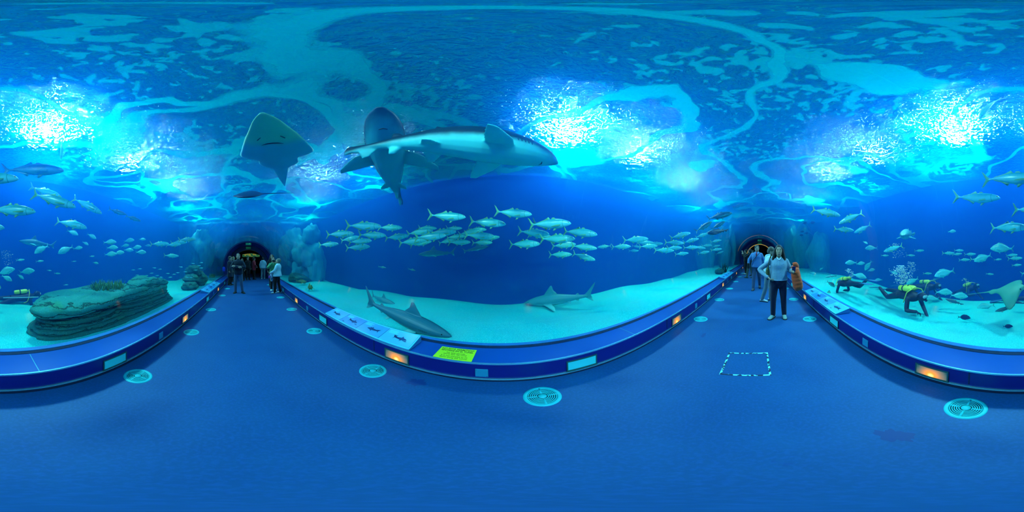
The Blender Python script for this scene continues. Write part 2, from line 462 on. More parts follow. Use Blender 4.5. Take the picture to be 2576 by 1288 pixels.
# ---- information panels: sloping desks with four picture boards
m_ptrim = flat('panel_trim_pale', (.05, .62, .8), .4)
m_pbody = flat('panel_box_blue', (.03, .22, .5), .45)
def board(name, a, b2):
    t = NT(name); co = t.coord('Generated'); f = t.noise(co, 2.2, 3, .5)
    return t.done(t.princ(color=t.mixc(f, a, b2), rough=.3, spec=.5))
m_boards = [board('board_picture_a', (.03, .28, .62), (.05, .42, .78)), board('board_picture_b', (.01, .12, .48), (.02, .35, .8)), board('board_picture_c', (.02, .25, .58), (.04, .38, .75)), board('board_picture_d', (.03, .38, .78), (.05, .46, .82))]
m_ink = flat('board_ink_navy', (.006, .05, .2), .5); m_ink2 = flat('board_ink_pale', (.08, .72, .9), .5); m_inkr = flat('board_ink_red', (.35, .02, .1), .5)
def fish_flat(b, c, L, hgt, z, flip=1):
    """flat drawing of a fish or shark on a board"""
    pr = [(-.5, .0), (-.42, .05), (-.2, .14), (.05, .2), (.1, .42), (.22, .2), (.4, .12), (.52, .0), (.4, -.1), (.2, -.16), (.02, -.34), (.05, -.16), (-.2, -.1), (-.42, -.04), (-.55, -.28), (-.48, 0), (-.6, .34)]
    vs = [V((c[0] + flip * x * L, c[1] + y * hgt, z)) for x, y in pr]
    b.add(vs, [tuple(range(len(vs)))])
def info_panel(x0, x1, yf, yb, s, zt, label, split=4, seed=1):
    rnd = random.Random(seed); W = x1 - x0; D = abs(yb - yf)
    zf, zb = .018, .095
    r = empty('info_panel', ((x0 + x1) / 2, yf, zt + .0055)); tag(r, label, 'information panel', 'sloping picture panels on the ledges')
    b = MB(); b.loft([[V((x, 0, 0)), V((x, 0, zf)), V((x, s * D, zb)), V((x, s * D, 0))] for x in (-W / 2, W / 2)])
    b.build('desk', m_pbody, r, smooth=False, bevel=.003)
    ang = math.atan2(zb - zf, D); L = math.hypot(D, zb - zf)
    R = Matrix.Translation((0, 0, zf)) @ (Matrix.Rotation(ang, 4, 'X') if s > 0 else (Matrix.Rotation(PI, 4, 'Z') @ Matrix.Rotation(ang, 4, 'X')))
    def place(o): o.matrix_local = R
    b = MB(); t = .008
    for yy in (t, L - t): b.box((0, yy, .003), (W, t * 2, .006))
    for xx in (-W / 2 + t, W / 2 - t): b.box((xx, L / 2, .003), (t * 2, L, .006))
    place(b.build('trim', m_ptrim, r, smooth=False))
    w = (W - 4 * t) / split
    for i in range(split):
        cx = -W / 2 + 2 * t + w * (i + .5)
        b = MB(); b.box((0, 0, 0), (w - .008, L - .034, .004))
        o = b.build('picture_board', m_boards[i % 4], r, smooth=False); o.matrix_local = R @ Matrix.Translation((cx, L / 2, .003))
        b = MB(); fish_flat(b, (rnd.uniform(-.02, .08) * w, -.03 * L), w * rnd.uniform(.34, .5), L * .45, .0026, rnd.choice((1, -1)))
        for q in range(rnd.randint(1, 3)): fish_flat(b, (rnd.uniform(-.3, .35) * w, rnd.uniform(-.35, .1) * L), w * .12, L * .14, .0027, rnd.choice((1, -1)))
        b.build('drawing', m_ink, o, smooth=False, fixn=False)
        b = MB()
        for q in range(7):
            lw = w * rnd.uniform(.22, .34); b.box((-w * .42 + lw / 2, L * (.38 - q * .035), .0026), (lw, L * .018, .0006))
        b.build('text_block', m_ink2, o, smooth=False, fixn=False)
    return r
info_panel(-3.0, -1.03, NT_Y + .005, 1.80, 1, NT_Z, 'sloping picture panel on the ledge left of the yellow notice', 4, 1)
info_panel(7.0, 9.3, NT_Y + .005, 1.80, 1, NT_Z, 'small-looking sloping picture panel far along the notice-side ledge towards the yellow-rimmed portal', 4, 2)
info_panel(2.64, 4.72, FT_Y - .005, -1.65, -1, FT_Z, 'sloping picture panel on the ledge beside the woman with the orange jacket', 4, 3)
info_panel(-7.85, -5.5, FT_Y - .005, -1.65, -1, FT_Z, 'sloping picture panel on the ledge below the rock stack near the crowd', 4, 4)

# ---- yellow notice
m_yel = flat('notice_yellow_green', (.55, .85, .02), .5, .3)
m_blk = flat('lettering_dark_green', (.01, .06, .01), .6)
def text_mesh(name, body, size, mat, parent, mtx, align='CENTER', ext=.0005, sx=1, bold=0):
    cu = bpy.data.curves.new(name, 'FONT'); cu.body = body; cu.size = size; cu.align_x = align; cu.extrude = ext; cu.resolution_u = 3; cu.offset = bold
    tmp = bpy.data.objects.new('tmp', cu); COL.objects.link(tmp)
    dg = bpy.context.evaluated_depsgraph_get()
    me = bpy.data.meshes.new_from_object(tmp.evaluated_get(dg)); bpy.data.objects.remove(tmp); bpy.data.curves.remove(cu)
    me.name = name; me.materials.clear(); me.materials.append(mat)
    o = bpy.data.objects.new(name, me); COL.objects.link(o); o.parent = parent
    o.matrix_local = mtx @ Matrix.Diagonal((sx, 1, 1, 1)); return o
r = empty('notice', (-.54, 1.655, NT_Z)); r.rotation_euler = (0, 0, 0)
tag(r, 'yellow-green notice with dark lettering lying on the blue ledge', 'notice')
b = MB(); b.loft([[V((-.203, -.13, z)), V((.203, -.13, z)), V((.213, .125, z)), V((-.198, .125, z))] for z in (.0005, .006)])
b.build('board', m_yel, r, smooth=False)
for txt, y, sz, sx, bo in (('NO ESTÁ PERMITIDO', .078, .046, .86, .0006), ('SENTARSE EN EL TUNEL', .038, .046, .74, .0006), ('No està permès', -.006, .034, .95, 0), ('seure dins del túnel', -.037, .034, .95, 0), ('It is not allowed to sit', -.077, .034, .95, 0), ('down along the tunnel', -.109, .034, .95, 0)):
    text_mesh('lettering', txt, sz, m_blk, r, Matrix.Translation((.005, y, .0064)), 'CENTER', .0004, sx, bo)

# ---- round floor grilles
m_gr = flat('grille_rim_cyan', (.004, .46, .56), .5, .3, 0, .12, 14); m_dark = flat('slot_black', (.003, .012, .03), .9)
def make_grille():
    r = empty('floor_grille')
    R_ = .155
    b = MB(); b.lathe([(R_, 0), (R_ - .004, .006), (R_ - .03, .008), (R_ - .034, .003)], n=40)
    b.build('rim', m_gr, r)
    b = MB(); b.lathe([(0, .002), (R_ - .033, .002)], n=32); b.build('duct', m_dark, r)
    b = MB()
    for i in range(5):
        ra = .045 + i * .016
        b.lathe([(ra, .003), (ra, .0065), (ra + .0085, .0065), (ra + .0085, .003)], n=36)
    for a in range(4):
        u = a * PI / 2; b.box((.085 * math.cos(u), .085 * math.sin(u), .0055), (.09, .016, .004), Matrix.Rotation(u, 3, 'Z'))
    b.lathe([(0, .007), (.036, .007), (.036, .003)], n=24)
    b.build('grid', m_gr, r)
    return r
g0 = make_grille()
xs_n = [-9.6, -7.9, -6.25, -4.61, -2.95, -1.34, .27, 1.77, 3.27, 4.92, 6.6, 8.3, 10.0, 11.7]
xs_f = [-10.2, -8.4, -6.75, -4.7, -3.01, -1.38, .31, 1.72, 3.39, 5.09, 6.8, 8.5, 10.2, 11.9]
first = True
for side, xs, y in (('notice', xs_n, 1.245), ('rock-side', xs_f, -1.095)):
    for i, x in enumerate(xs):
        if (side == 'notice' and x == 1.77) or (side != 'notice' and x == 1.72): continue
        g = g0 if first else copy_tree(g0); first = False
        g.location = (x, y, .0005); g.rotation_euler = (0, 0, .0)
        tag(g, 'round floor grille, ' + ORD[i] + ' beside the ' + side + ' ledge from the crowded portal', 'floor grille', 'round grilles in the walkway floor')

# ---- black and white tape square on the floor
t = NT('tape_checked'); co = t.coord(); ch = t.n('TexNoise', {'Vector': co, 'Scale': 16., 'Detail': 1}).outputs[0]
m_tape = t.done(t.princ(color=t.ramp(ch, [(.49, (.15, .78, .88)), (.52, (.006, .02, .06))]), rough=.6))
b = MB(); q = [V((1.60, .39, 0)), V((1.63, -.12, 0)), V((2.15, -.11, 0)), V((2.11, .39, 0))]
r = empty('tape_square', (1.87, .14, .001)); tag(r, 'square outline of black and white tape stuck on the blue floor', 'floor tape')
for i in range(4):
    a, c = q[i], q[(i + 1) % 4]; d = (c - a).normalized(); n = V((-d.y, d.x, 0)) * .011
    b = MB(); O = V((1.87, .14, 0)); e = d * .011
    b.add([a - n - e - O, c - n + e - O, c + n + e - O, a + n - e - O] + [p + V((0, 0, .0015 + .0003 * i)) for p in (a - n - e - O, c - n + e - O, c + n + e - O, a + n - e - O)], [(0, 1, 2, 3), (4, 5, 6, 7), (0, 1, 5, 4), (1, 2, 6, 5), (2, 3, 7, 6), (3, 0, 4, 7)])
    b.build('tape_strip', m_tape, r, smooth=False)

# ---- end walls with the portals, and the dim vestibules behind them
t = NT('rock_wall_blue'); co = t.coord(); f = t.noise(co, 1.1, 6, .65); f2 = t.n('TexNoise', {'Vector': t.n('Mapping', {'Vector': co, 'Scale': (1, 1, .16)}).outputs[0], 'Scale': 2.2, 'Detail': 4}).outputs[0]
m_rockwall = t.done(t.princ(color=t.mixc(f2, (.004, .12, .3), (.012, .34, .55)), rough=.9, spec=.1, normal=t.bump(t.math('ADD', f, f2), .8, .25)))
m_ring = flat('portal_ring_navy', (.006, .02, .14), .35, .5)
m_ring2 = flat('portal_ring_blue', (.006, .03, .20), .4, .5)
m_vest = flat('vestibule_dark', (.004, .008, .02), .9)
m_exit = NT('exit_sign_green'); m_exit = m_exit.done(m_exit.princ(color=(.01, .16, .08), rough=.4, emit=(.02, .5, .2), estr=.12))
m_exitw = flat('exit_pictogram_pale', (.2, .6, .4), .5)
def arch_open(r, y0=ARC_Y0, z0=ARC_Z0, n=36, zlow=0.):
    a0 = math.asin(max(-1, (zlow - z0) / r)); return [(y0 + r * math.cos(a0 + (PI - 2 * a0) * i / n), z0 + r * math.sin(a0 + (PI - 2 * a0) * i / n)) for i in range(n + 1)]
for nm, X, s in (('left', XL, -1), ('right', XR, 1)):
    # wall: quad strip between the opening and a rectangle
    op = arch_open(ARC_R + .08, zlow=-.3)
    n = len(op) - 1; b = MB(); out = []
    for i, (y, z) in enumerate(op):
        a = math.atan2(z - ARC_Z0, y - ARC_Y0); dy, dz = math.cos(a), math.sin(a)
        ts = []
        if dy > 1e-6: ts.append((YN + 1 - ARC_Y0) / dy)
        if dy < -1e-6: ts.append((YF - 1 - ARC_Y0) / dy)
        if dz > 1e-6: ts.append((SZ + 2.5 - ARC_Z0) / dz)
        if dz < -1e-6: ts.append((-.4 - ARC_Z0) / dz)
        tt = min(ts); out.append((ARC_Y0 + dy * tt, ARC_Z0 + dz * tt))
    K = 7
    secs = []
    for j in range(K + 1):
        q_ = []
        for i in range(n + 1):
            y = lerp(op[i][0], out[i][0], (j / K)); z = lerp(op[i][1], out[i][1], (j / K))
            dsp = 0 if j == 0 else .30 * math.sin(y * 2.6 + 1) * math.sin(z * .7 + y) + .22 * math.sin(y * 5.3 + z)
            q_.append(V((X + s * (.1 - .5 * dsp * (j / K)), y, z)))
        secs.append(q_)
    b.loft(secs, closed=False)
    tag(b.build('wall_' + nm, m_rockwall), kind='structure')
    # stepped rings of the portal
    b = MB(); rr = [(ARC_R + .08, 0), (ARC_R - .02, 0), (ARC_R - .27, .25), (ARC_R - .27, .5), (ARC_R - .20, .5), (ARC_R - .20, 1.2), (ARC_R - .55, 1.25), (ARC_R - .55, 1.7)]
    b.loft([[V((X + s * dx, y, z)) for y, z in arch_open(r_, zlow=0)] for r_, dx in rr], closed=False)
    o = b.build('door_1' if s < 0 else 'door_2', m_ring, smooth=False); tag(o, kind='structure')
    o['label'] = 'stepped navy arch of the tunnel portal'
    # vestibule
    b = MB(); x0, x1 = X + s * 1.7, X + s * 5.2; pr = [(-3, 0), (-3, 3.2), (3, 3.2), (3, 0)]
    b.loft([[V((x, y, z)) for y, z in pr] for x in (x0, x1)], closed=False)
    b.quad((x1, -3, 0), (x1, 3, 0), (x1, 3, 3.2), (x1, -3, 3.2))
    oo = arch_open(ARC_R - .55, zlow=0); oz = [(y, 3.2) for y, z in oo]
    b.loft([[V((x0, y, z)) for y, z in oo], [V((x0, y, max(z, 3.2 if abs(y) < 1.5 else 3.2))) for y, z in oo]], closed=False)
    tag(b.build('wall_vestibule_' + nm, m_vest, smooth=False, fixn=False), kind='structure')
    # exit signs, one on each ring
    for q_, (zz, xx) in enumerate(((ARC_Z0 + ARC_R - .17, X + s * .1), (ARC_Z0 + ARC_R - .40, X + s * 1.14))):
        e = empty('exit_sign', (xx - s * .06, ARC_Y0, zz)); tag(e, ('upper' if q_ == 0 else 'lower') + ' green exit sign over the ' + ('crowded' if s < 0 else 'yellow-rimmed') + ' portal', 'exit sign', 'green exit signs over the portals')
        b = MB(); b.box((0, 0, 0), (.03, .42, .17)); b.build('panel', m_exit, e, smooth=False, bevel=.006)
        b = MB(); b.box((-s * .017, -.08 * s, 0), (.004, .16, .02)); b.box((-s * .017, .1, .02), (.004, .05, .09)); b.ball((-s * .017, .1, .07), (.003, .02, .02), 8, 6)
        b.build('pictogram', m_exitw, e, smooth=False)
# yellow rim lit along the right inner arch, and lit things in the vestibules
m_yrim = glow('arch_light_warm', (.9, .62, .12), .55)
b = MB(); pts = [V((XR + 1.22, y, z)) for y, z in arch_open(ARC_R - .5, n=40, zlow=1.3)]
b.tube(pts, .03, 8)
tag(b.build('arch_light', m_yrim), 'yellow strip of light round the inner arch of the far portal', 'strip light')
m_win = glow('bright_panel', (.75, .95, .9), .8)
b = MB(); b.box((0, 0, 0), (.05, 1.0, .26)); o = b.build('light_panel', m_win, smooth=False, loc=(XR + 4.4, .35, 2.62)); tag(o, 'bright pale light panel in the hall behind the man in blue', 'light panel')
b = MB(); b.box((0, 0, 0), (.06, .06, .55)); b.build('bracket', m_vest, o, smooth=False, loc=(0, 0, .3))
t = NT('lit_reef_view'); co = t.coord(); f = t.noise(co, 3.2, 5, .6)
m_reef = t.done(t.n('Emission', {'Color': t.ramp(f, [(.35, (.0, .04, .05)), (.52, (.05, .28, .10)), (.62, (.5, .42, .06)), (.72, (.35, .08, .05))]), 'Strength': .55}).outputs[0])
b = MB(); pr = [(-.95, -.16), (-.9, .1), (-.5, .16), (0, .2), (.4, .14), (.9, .02), (.95, -.16)]
b.loft([[V((x, y, z)) for y, z in pr] for x in (0, .08)])
o = b.build('lit_reef_window', m_reef, smooth=False, loc=(XL - 4.2, .35, 1.95)); tag(o, 'small lit reef tank glowing green and yellow behind the crowd', 'aquarium window')
b = MB(); b.box((-.02, 0, -.2), (.16, 2.1, .06)); b.box((-.02, 0, .26), (.16, 2.1, .06)); b.build('frame', m_vest, o, smooth=False)
b = MB(); b.box((0, 0, 0), (.1, .5, .04)); b.box((0, .25, .03), (.1, .04, .2))
o = b.build('shelf_light', glow('shelf_glow', (.1, .5, .4), .35), smooth=False, loc=(XL - 4.3, 1.45, 1.95)); tag(o, 'small dim green light beside the lit reef tank', 'display light')

# ---- stains and litter on the floor
m_stain = flat('floor_stain_navy', (.004, .04, .19), .5)
def stain(px, py, r, label, k=1., seed=1):
    c = at_z(px, py, 0); rnd = random.Random(seed); n = 60
    vs = [(0, 0, 0)]; ph = rnd.random() * 6
    for i in range(n):
        u = 2 * PI * i / n; q_ = r * (1 + .22 * math.sin(2 * u + ph) + .16 * math.sin(5 * u + 2 * ph) + .10 * math.sin(11 * u + 3 * ph) + rnd.uniform(-.04, .04))
        vs.append((q_ * math.cos(u), q_ * math.sin(u) * k, 0))
    b = MB(); b.add(vs, [(0, i + 1, (i + 1) % n + 1) for i in range(n)])
    o = b.build('floor_stain', m_stain, smooth=False, loc=(c.x, c.y, .0012)); tag(o, label, 'stain', 'dark stains on the walkway floor')
stain(1048, 962, .075, 'dark blotch on the floor below the yellow notice', 1.0, 1)
stain(2250, 1096, .10, 'dark oval smudge on the floor below the divers', .6, 2)
stain(1770, 843, .07, 'small dark cross-shaped stain near the tape square', .5, 3)
stain(551, 775, .11, 'dark damp patch on the floor near the man in jeans', .5, 4)
# ---------------------------------------------------------------- sea life
def skin_mat(name, back, belly, z0, z1, rough=.35, spec=.5, stripes=None, noise=.15, nscale=8, x_tint=None, metal=0, gill=False):
    """countershaded skin: back colour above z1, belly colour below z0 (in the body's own space)"""
    t = NT(name); co = t.coord(); sx = t.n('SeparateXYZ', {0: co})
    z = sx.outputs['Z']; f = t.noise(co, nscale, 4, .6)
    zz = t.math('ADD', z, t.math('MULTIPLY', t.math('SUBTRACT', f, .5), (z1 - z0) * .8))
    k = t.n('MapRange', {'Value': zz, 'From Min': z0, 'From Max': z1}); k.interpolation_type = 'SMOOTHSTEP'
    c = t.mixc(k.outputs[0], belly, back)
    c = t.mixc(t.math('MULTIPLY', f, noise), c, tuple(x * .35 for x in back))
    if stripes:
        s = t.n('TexWave', {'Vector': co, 'Scale': stripes[0], 'Distortion': 3., 'Detail': 2}).outputs[1]
        c = t.mixc(t.ramp(s, [(.45, 0), (.6, .85)]), c, stripes[1])
    if x_tint:
        k2 = t.n('MapRange', {'Value': sx.outputs['X'], 'From Min': x_tint[0], 'From Max': x_tint[1]}); k2.interpolation_type = 'SMOOTHSTEP'
        c = t.mixc(k2.outputs[0], c, x_tint[2])
    if gill:
        d = t.n('VectorMath', {0: t.n('Mapping', {'Vector': co, 'Scale': (1, 0, 1)}).outputs[0], 1: (.43, 0, .0)}, operation='DISTANCE').outputs['Value']
        g = t.ramp(t.math('ABSOLUTE', t.math('SUBTRACT', d, .145)), [(.004, .55), (.011, 0)])
        c = t.mixc(g, c, tuple(x * .5 for x in back))
        l = t.ramp(t.math('ABSOLUTE', t.math('SUBTRACT', z, .012)), [(.002, .3), (.007, 0)]); c = t.mixc(l, c, back)
    return t.done(t.princ(color=c, rough=rough, spec=spec, metal=metal, normal=t.bump(f, .1, .01)))
m_jack = skin_mat('jack_skin_silver', (.02, .48, .56), (.16, .92, .98), -.01, .10, .24, .7, noise=.1, gill=True)
m_jackfin = flat('jack_fin_yellow', (.18, .62, .33), .5)
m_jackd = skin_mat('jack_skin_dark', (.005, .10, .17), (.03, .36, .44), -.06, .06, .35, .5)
m_bream = skin_mat('bream_skin_silver', (.05, .55, .60), (.14, .88, .92), -.02, .16, .28, .7, noise=.2, nscale=14, gill=True)
m_breamfin = flat('bream_fin_grey', (.06, .50, .54), .5)
m_dark = flat('surgeonfish_navy', (.006, .02, .07), .5, .3, 0, .3, 12)
m_mott = skin_mat('grouper_skin_barred', (.01, .10, .11), (.10, .50, .46), -.05, .10, .5, .3, (2.2, (.01, .05, .07)))
m_eyeb = flat('eye_black', (.004, .006, .01), .12, .6); m_eyew = flat('eye_ring_pale', (.5, .62, .5), .3)

JACK = dict(top=[(.5, -.004), (.475, .03), (.42, .062), (.3, .098), (.14, .118), (-.02, .108), (-.18, .068), (-.3, .028), (-.375, .016), (-.40, .022)],
            bot=[(.5, -.012), (.475, -.038), (.42, -.062), (.3, -.098), (.14, -.122), (-.02, -.11), (-.18, -.062), (-.3, -.024), (-.375, -.015), (-.40, -.02)],
            wid=[(.5, .002), (.46, .03), (.36, .052), (.15, .066), (-.08, .052), (-.25, .024), (-.4, .008)], tail=(.18, .17, .05), tip=-.5)
BREAM = dict(top=[(.5, -.03), (.475, .0), (.42, .065), (.3, .15), (.12, .195), (-.04, .17), (-.2, .095), (-.3, .045), (-.36, .036), (-.39, .045)],
             bot=[(.5, -.045), (.475, -.07), (.42, -.10), (.3, -.148), (.12, -.175), (-.04, -.155), (-.2, -.085), (-.3, -.042), (-.36, -.034), (-.39, -.042)],
             wid=[(.5, .004), (.46, .03), (.34, .062), (.12, .075), (-.1, .05), (-.28, .02), (-.4, .008)], tail=(.17, .16, .045), tip=-.5)
TANG = dict(top=[(.5, -.03), (.46, .03), (.36, .13), (.16, .205), (-.06, .20), (-.24, .10), (-.32, .04), (-.38, .035)],
            bot=[(.5, -.05), (.46, -.09), (.36, -.14), (.16, -.20), (-.06, -.195), (-.24, -.09), (-.32, -.038), (-.38, -.034)],
            wid=[(.5, .004), (.42, .04), (.2, .06), (-.1, .045), (-.3, .014), (-.38, .008)], tail=(.13, .13, .09), tip=-.5)

def fish_mesh(P, bend=0., seg=18, ring=12, fins='jack', ph=0.):
    """unit fish along +x (nose at x=.5): body and fins in one mesh; material 1 on the tail and soft fins"""
    b = MB()
    def by(x): return bend * (max(0, .25 - x) ** 2) * 1.2 + bend * .12 * math.sin(3 * x + ph)
    xs = [.5 - .9 * (i / seg) ** 1.05 for i in range(seg + 1)]
    xs = [.5, .49] + xs[1:]
    secs = []
    for x in xs:
        zt, zb, w_ = spline(P['top'], x), spline(P['bot'], x), spline(P['wid'], x)
        c, h = (zt + zb) / 2, (zt - zb) / 2
        r = []
        for j in range(ring):
            u = 2 * PI * j / ring; cu, su = math.cos(u), math.sin(u)
            r.append(V((x, by(x) + w_ * math.copysign(abs(cu) ** .9, cu), c + h * math.copysign(abs(su) ** 1.05, su))))
        secs.append(r)
    b.loft(secs)
    b.mi = 1
    up_, dn_, fork = P['tail']; xe = -.385
    def fin(out, th): b.slab([V((x, by(x) + y, z)) for x, y, z in out], (0, th, 0))
    n = .02
    fin([(xe + .02, 0, .016), (xe - .03, 0, .05), (xe - .09, 0, up_ * .8), (P['tip'] - .02, 0, up_), (P['tip'] + .035, 0, up_ * .5), (P['tip'] + fork + .02, 0, 0), (P['tip'] + .035, 0, -dn_ * .5), (P['tip'] - .02, 0, -dn_), (xe - .09, 0, -dn_ * .8), (xe - .03, 0, -.05), (xe + .02, 0, -.016)], .006)
    def zt(x): return spline(P['top'], x)
    def zb(x): return spline(P['bot'], x)
    if fins == 'jack':
        fin([(.16, 0, zt(.16) - n), (.10, 0, zt(.1) + .035), (.05, 0, zt(.05) + .03), (.03, 0, zt(.03) - n)], .004)
        fin([(.02, 0, zt(.02) - n), (-.03, 0, zt(-.03) + .06), (-.07, 0, zt(-.07) + .022), (-.2, 0, zt(-.2) + .014), (-.31, 0, zt(-.31) + .012), (-.31, 0, zt(-.31) - .01)], .004)
        fin([(-.04, 0, zb(-.04) + n), (-.09, 0, zb(-.09) - .06), (-.13, 0, zb(-.13) - .022), (-.22, 0, zb(-.22) - .013), (-.31, 0, zb(-.31) - .012), (-.31, 0, zb(-.31) + .01)], .004)
    elif fins == 'tang':
        fin([(.3, 0, zt(.3) - n), (.18, 0, zt(.18) + .03), (-.08, 0, zt(-.08) + .05), (-.28, 0, zt(-.28) + .06), (-.27, 0, zt(-.27) - .02)], .004)
        fin([(.12, 0, zb(.12) + n), (.0, 0, zb(0) - .03), (-.16, 0, zb(-.16) - .05), (-.28, 0, zb(-.28) - .05), (-.27, 0, zb(-.27) + .02)], .004)
    else:
        fin([(.26, 0, zt(.26) - n), (.18, 0, zt(.18) + .045), (.0, 0, zt(0) + .038), (-.18, 0, zt(-.18) + .03), (-.27, 0, zt(-.27) + .012), (-.27, 0, zt(-.27) - .01)], .004)
        fin([(-.08, 0, zb(-.08) + n), (-.12, 0, zb(-.12) - .045), (-.2, 0, zb(-.2) - .03), (-.27, 0, zb(-.27) - .01), (-.27, 0, zb(-.27) + .01)], .004)
    for s in (1, -1):
        w_ = spline(P['wid'], .2); z0 = (zb(.2)) * .35
        o = [V((.24, s * w_ * .98, z0 + .012)), V((.15, s * (w_ + .02), z0 - .0)), (V((.03, s * (w_ + .035), z0 - .035))), V((.02, s * (w_ + .03), z0 - .05)), V((.14, s * (w_ + .015), z0 - .04)), V((.23, s * w_ * .97, z0 - .02))]
        b.slab(o, (0, .003, .001))
        o = [V((.16, s * .012, zb(.16) + .012)), V((.1, s * .02, zb(.1) - .045)), V((.06, s * .024, zb(.06) - .05)), V((.09, s * .014, zb(.09) + .012))]
        b.slab(o, (0, .003, 0))
    return b

def fish_proto(nm, P, mats, fins, bend, ph=0, detail=True):
    b = fish_mesh(P, bend, fins=fins, ph=ph)
    o = b.build(nm, mats)
    if detail:
        for s in (1, -1):
            e = MB(); ex = .425; w_ = spline(P['wid'], ex) * .93; ez = spline(P['top'], ex) * .35
            yo = bend * .12 * math.sin(3 * ex + ph)
            e.ball((ex, yo + s * w_, ez), (.015, .006, .015), 10, 6)
            e.mi = 1; e.ball((ex, yo + s * (w_ + .004), ez), (.0095, .004, .0095), 8, 5)
            e.build('eye', [m_eyew, m_eyeb], o)
    return o

def frame(nose, tail, up=V((0, 0, 1)), roll=0.):
    f = (nose - tail).normalized(); s = up.cross(f).normalized(); u = f.cross(s)
    R = Matrix((f, s, u)).transposed()
    return (R @ Matrix.Rotation(roll, 3, 'X'))

def clear_of_tunnel(p, rad):
    d = math.hypot(p.y - ARC_Y0, p.z - ARC_Z0); return d - ARC_R - .08 > rad and abs(p.y) < 5.5 - rad and p.z < SZ - .1 - rad and p.z > SAND + rad * .9

protos = {}
def proto(kind):
    if kind not in protos:
        k, v = kind
        bend = (-.30, .0, .26, .5)[v % 4]
        if k == 'jack': o = fish_proto('jack_fish', JACK, [m_jack, m_jackfin], 'jack', bend, v)
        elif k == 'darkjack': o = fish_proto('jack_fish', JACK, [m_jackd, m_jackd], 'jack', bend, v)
        elif k == 'bream': o = fish_proto('sea_bream', BREAM, [m_bream, m_breamfin], 'bream', bend, v)
        elif k == 'tang': o = fish_proto('surgeonfish', TANG, [m_dark, m_dark], 'tang', bend, v)
        elif k == 'grouper': o = fish_proto('grouper', BREAM, [m_mott, m_mott], 'bream', bend, v)
        elif k == 'tiny': o = fish_proto('small_fish', JACK, [m_jack, m_jack], 'jack', bend, v, False)
        protos[kind] = [o, False]
    return protos[kind]
placed = []
def put_fish(kind, var, nose, tail, L, label, cat='fish', group=None, dd=0., roll=0., hide=None):
    """nose and tail are directions in the photo; L is the fish's real length, which sets its distance"""
    rn, rt = ray(*nose), ray(*tail)
    ang = rn.angle(rt); d = L / (2 * math.tan(ang / 2)) if ang > 1e-4 else 5
    d0 = d
    for it in range(60):
        pn, pt = EYE + rn * d, EYE + rt * (d * (1 + dd))
        mid = (pn + pt) / 2; Lr = (pn - pt).length
        hit = [q for q in placed if (q[0] - mid).length < (q[1] + Lr) * .40 and abs((q[0] - mid).z) < (q[1] + Lr) * .16 and abs((q[0] - mid).dot(ray(*nose))) < (q[1] + Lr) * .17]
        rad = max(.06, Lr * .17)
        if not clear_of_tunnel(mid, rad) or not (XL + .5 < mid.x < XR - .5):
            r2 = math.hypot(mid.y - ARC_Y0, mid.z - ARC_Z0)
            d *= 1.03 if r2 - ARC_R - .08 <= rad else .97
            continue
        if hit: d *= 1.018; continue
        break
    placed.append((mid, Lr))
    pr = proto((kind, var % 4))
    o = pr[0] if not pr[1] else copy_tree(pr[0])
    pr[1] = True
    R = frame(pn, pt, roll=roll)
    o.rotation_mode = 'QUATERNION'; o.rotation_quaternion = R.to_quaternion(); o.location = mid; o.scale = (Lr,) * 3
    tag(o, label, cat, group); return o

def school(kind, L, items, what, where, group, cat='fish', key=None, plain=False):
    """items: (tail_x, tail_y, nose_x, nose_y[, length factor]); numbered from the left for the label"""
    order = sorted(range(len(items)), key=lambda i: min(items[i][0], items[i][2]))
    rank = {i: n for n, i in enumerate(order)}
    for i, it in enumerate(items):
        k = it[4] if len(it) > 4 else 1.
        n = rank[i]
        if plain: lab = what + ' ' + where
        elif len(items) == 1: lab = what + ' ' + where
        else:
            w_ = 'leftmost' if n == 0 else 'rightmost' if n == len(items) - 1 else ORD[n] + ' from the left'
            lab = what + ', ' + w_ + ' ' + where
        put_fish(kind, i, (it[2], it[3]), (it[0], it[1]), L * k, lab, cat, group)

# jacks on the notice side, from the front runners to the far end
school('jack', .62, [(1246, 535, 1338, 540), (1330, 566, 1437, 561.5), (1338, 557, 1416, 571, 1.15), (1414, 578, 1502.5, 591, .95), (1304, 583, 1382, 589, 1.1), (1328, 590, 1388, 596, 1.25), (1356, 600.6, 1447, 600.6), (1278.5, 613.7, 1358.6, 613.7), (1388, 620, 1449, 614, 1.15), (1437, 618.6, 1502, 625), (1380, 641, 1439, 640, 1.05), (1439, 638, 1497.6, 654)],
       'bright silver jack', 'among the loose front school', 'jacks leading the school before the near glass')
school('jack', .62, [(1078, 544, 1171.5, 547), (1180.6, 557, 1273, 564)], 'large silver jack', 'of the pair above the dense school', 'pair of jacks above the dense school')
school('jack', .62, [(871, 570, 959.5, 570), (950, 573, 1012, 573, 1.1), (820, 589, 891, 588), (856, 604, 905, 596, 1.2), (902, 592, 971, 592.5), (876, 610, 935.5, 605), (869, 623.5, 931, 620), (801, 615, 852, 614)],
       'silver jack', 'in the rear of the school near the rock cliff', 'jacks at the tail of the school')
school('jack', .62, [(969, 600, 1029, 592.5, 1.), (1003, 612, 1072, 603), (1030.6, 616, 1086, 607, 1.1), (1021, 586, 1089, 581, 1.1), (1043.7, 599, 1122, 592.5), (1052, 573, 1099, 574.5, 1.9), (1073, 587, 1148, 583, 1.15), (1102, 611, 1148, 601, 1.3), (1122, 574.5, 1162.7, 574.5, 1.9), (1127, 610, 1184, 609, 1.1), (1122, 597, 1171, 594, 1.3), (1151, 587.6, 1211.6, 581, 1.2), (1169, 592.5, 1242.6, 594, 1.05), (1187, 611, 1239, 610, 1.35), (1205, 601, 1257, 596, 1.8), (1177, 576, 1224, 578, 1.9)],
       'silver jack', 'in the dense middle of the school', 'jacks in the dense middle of the school')
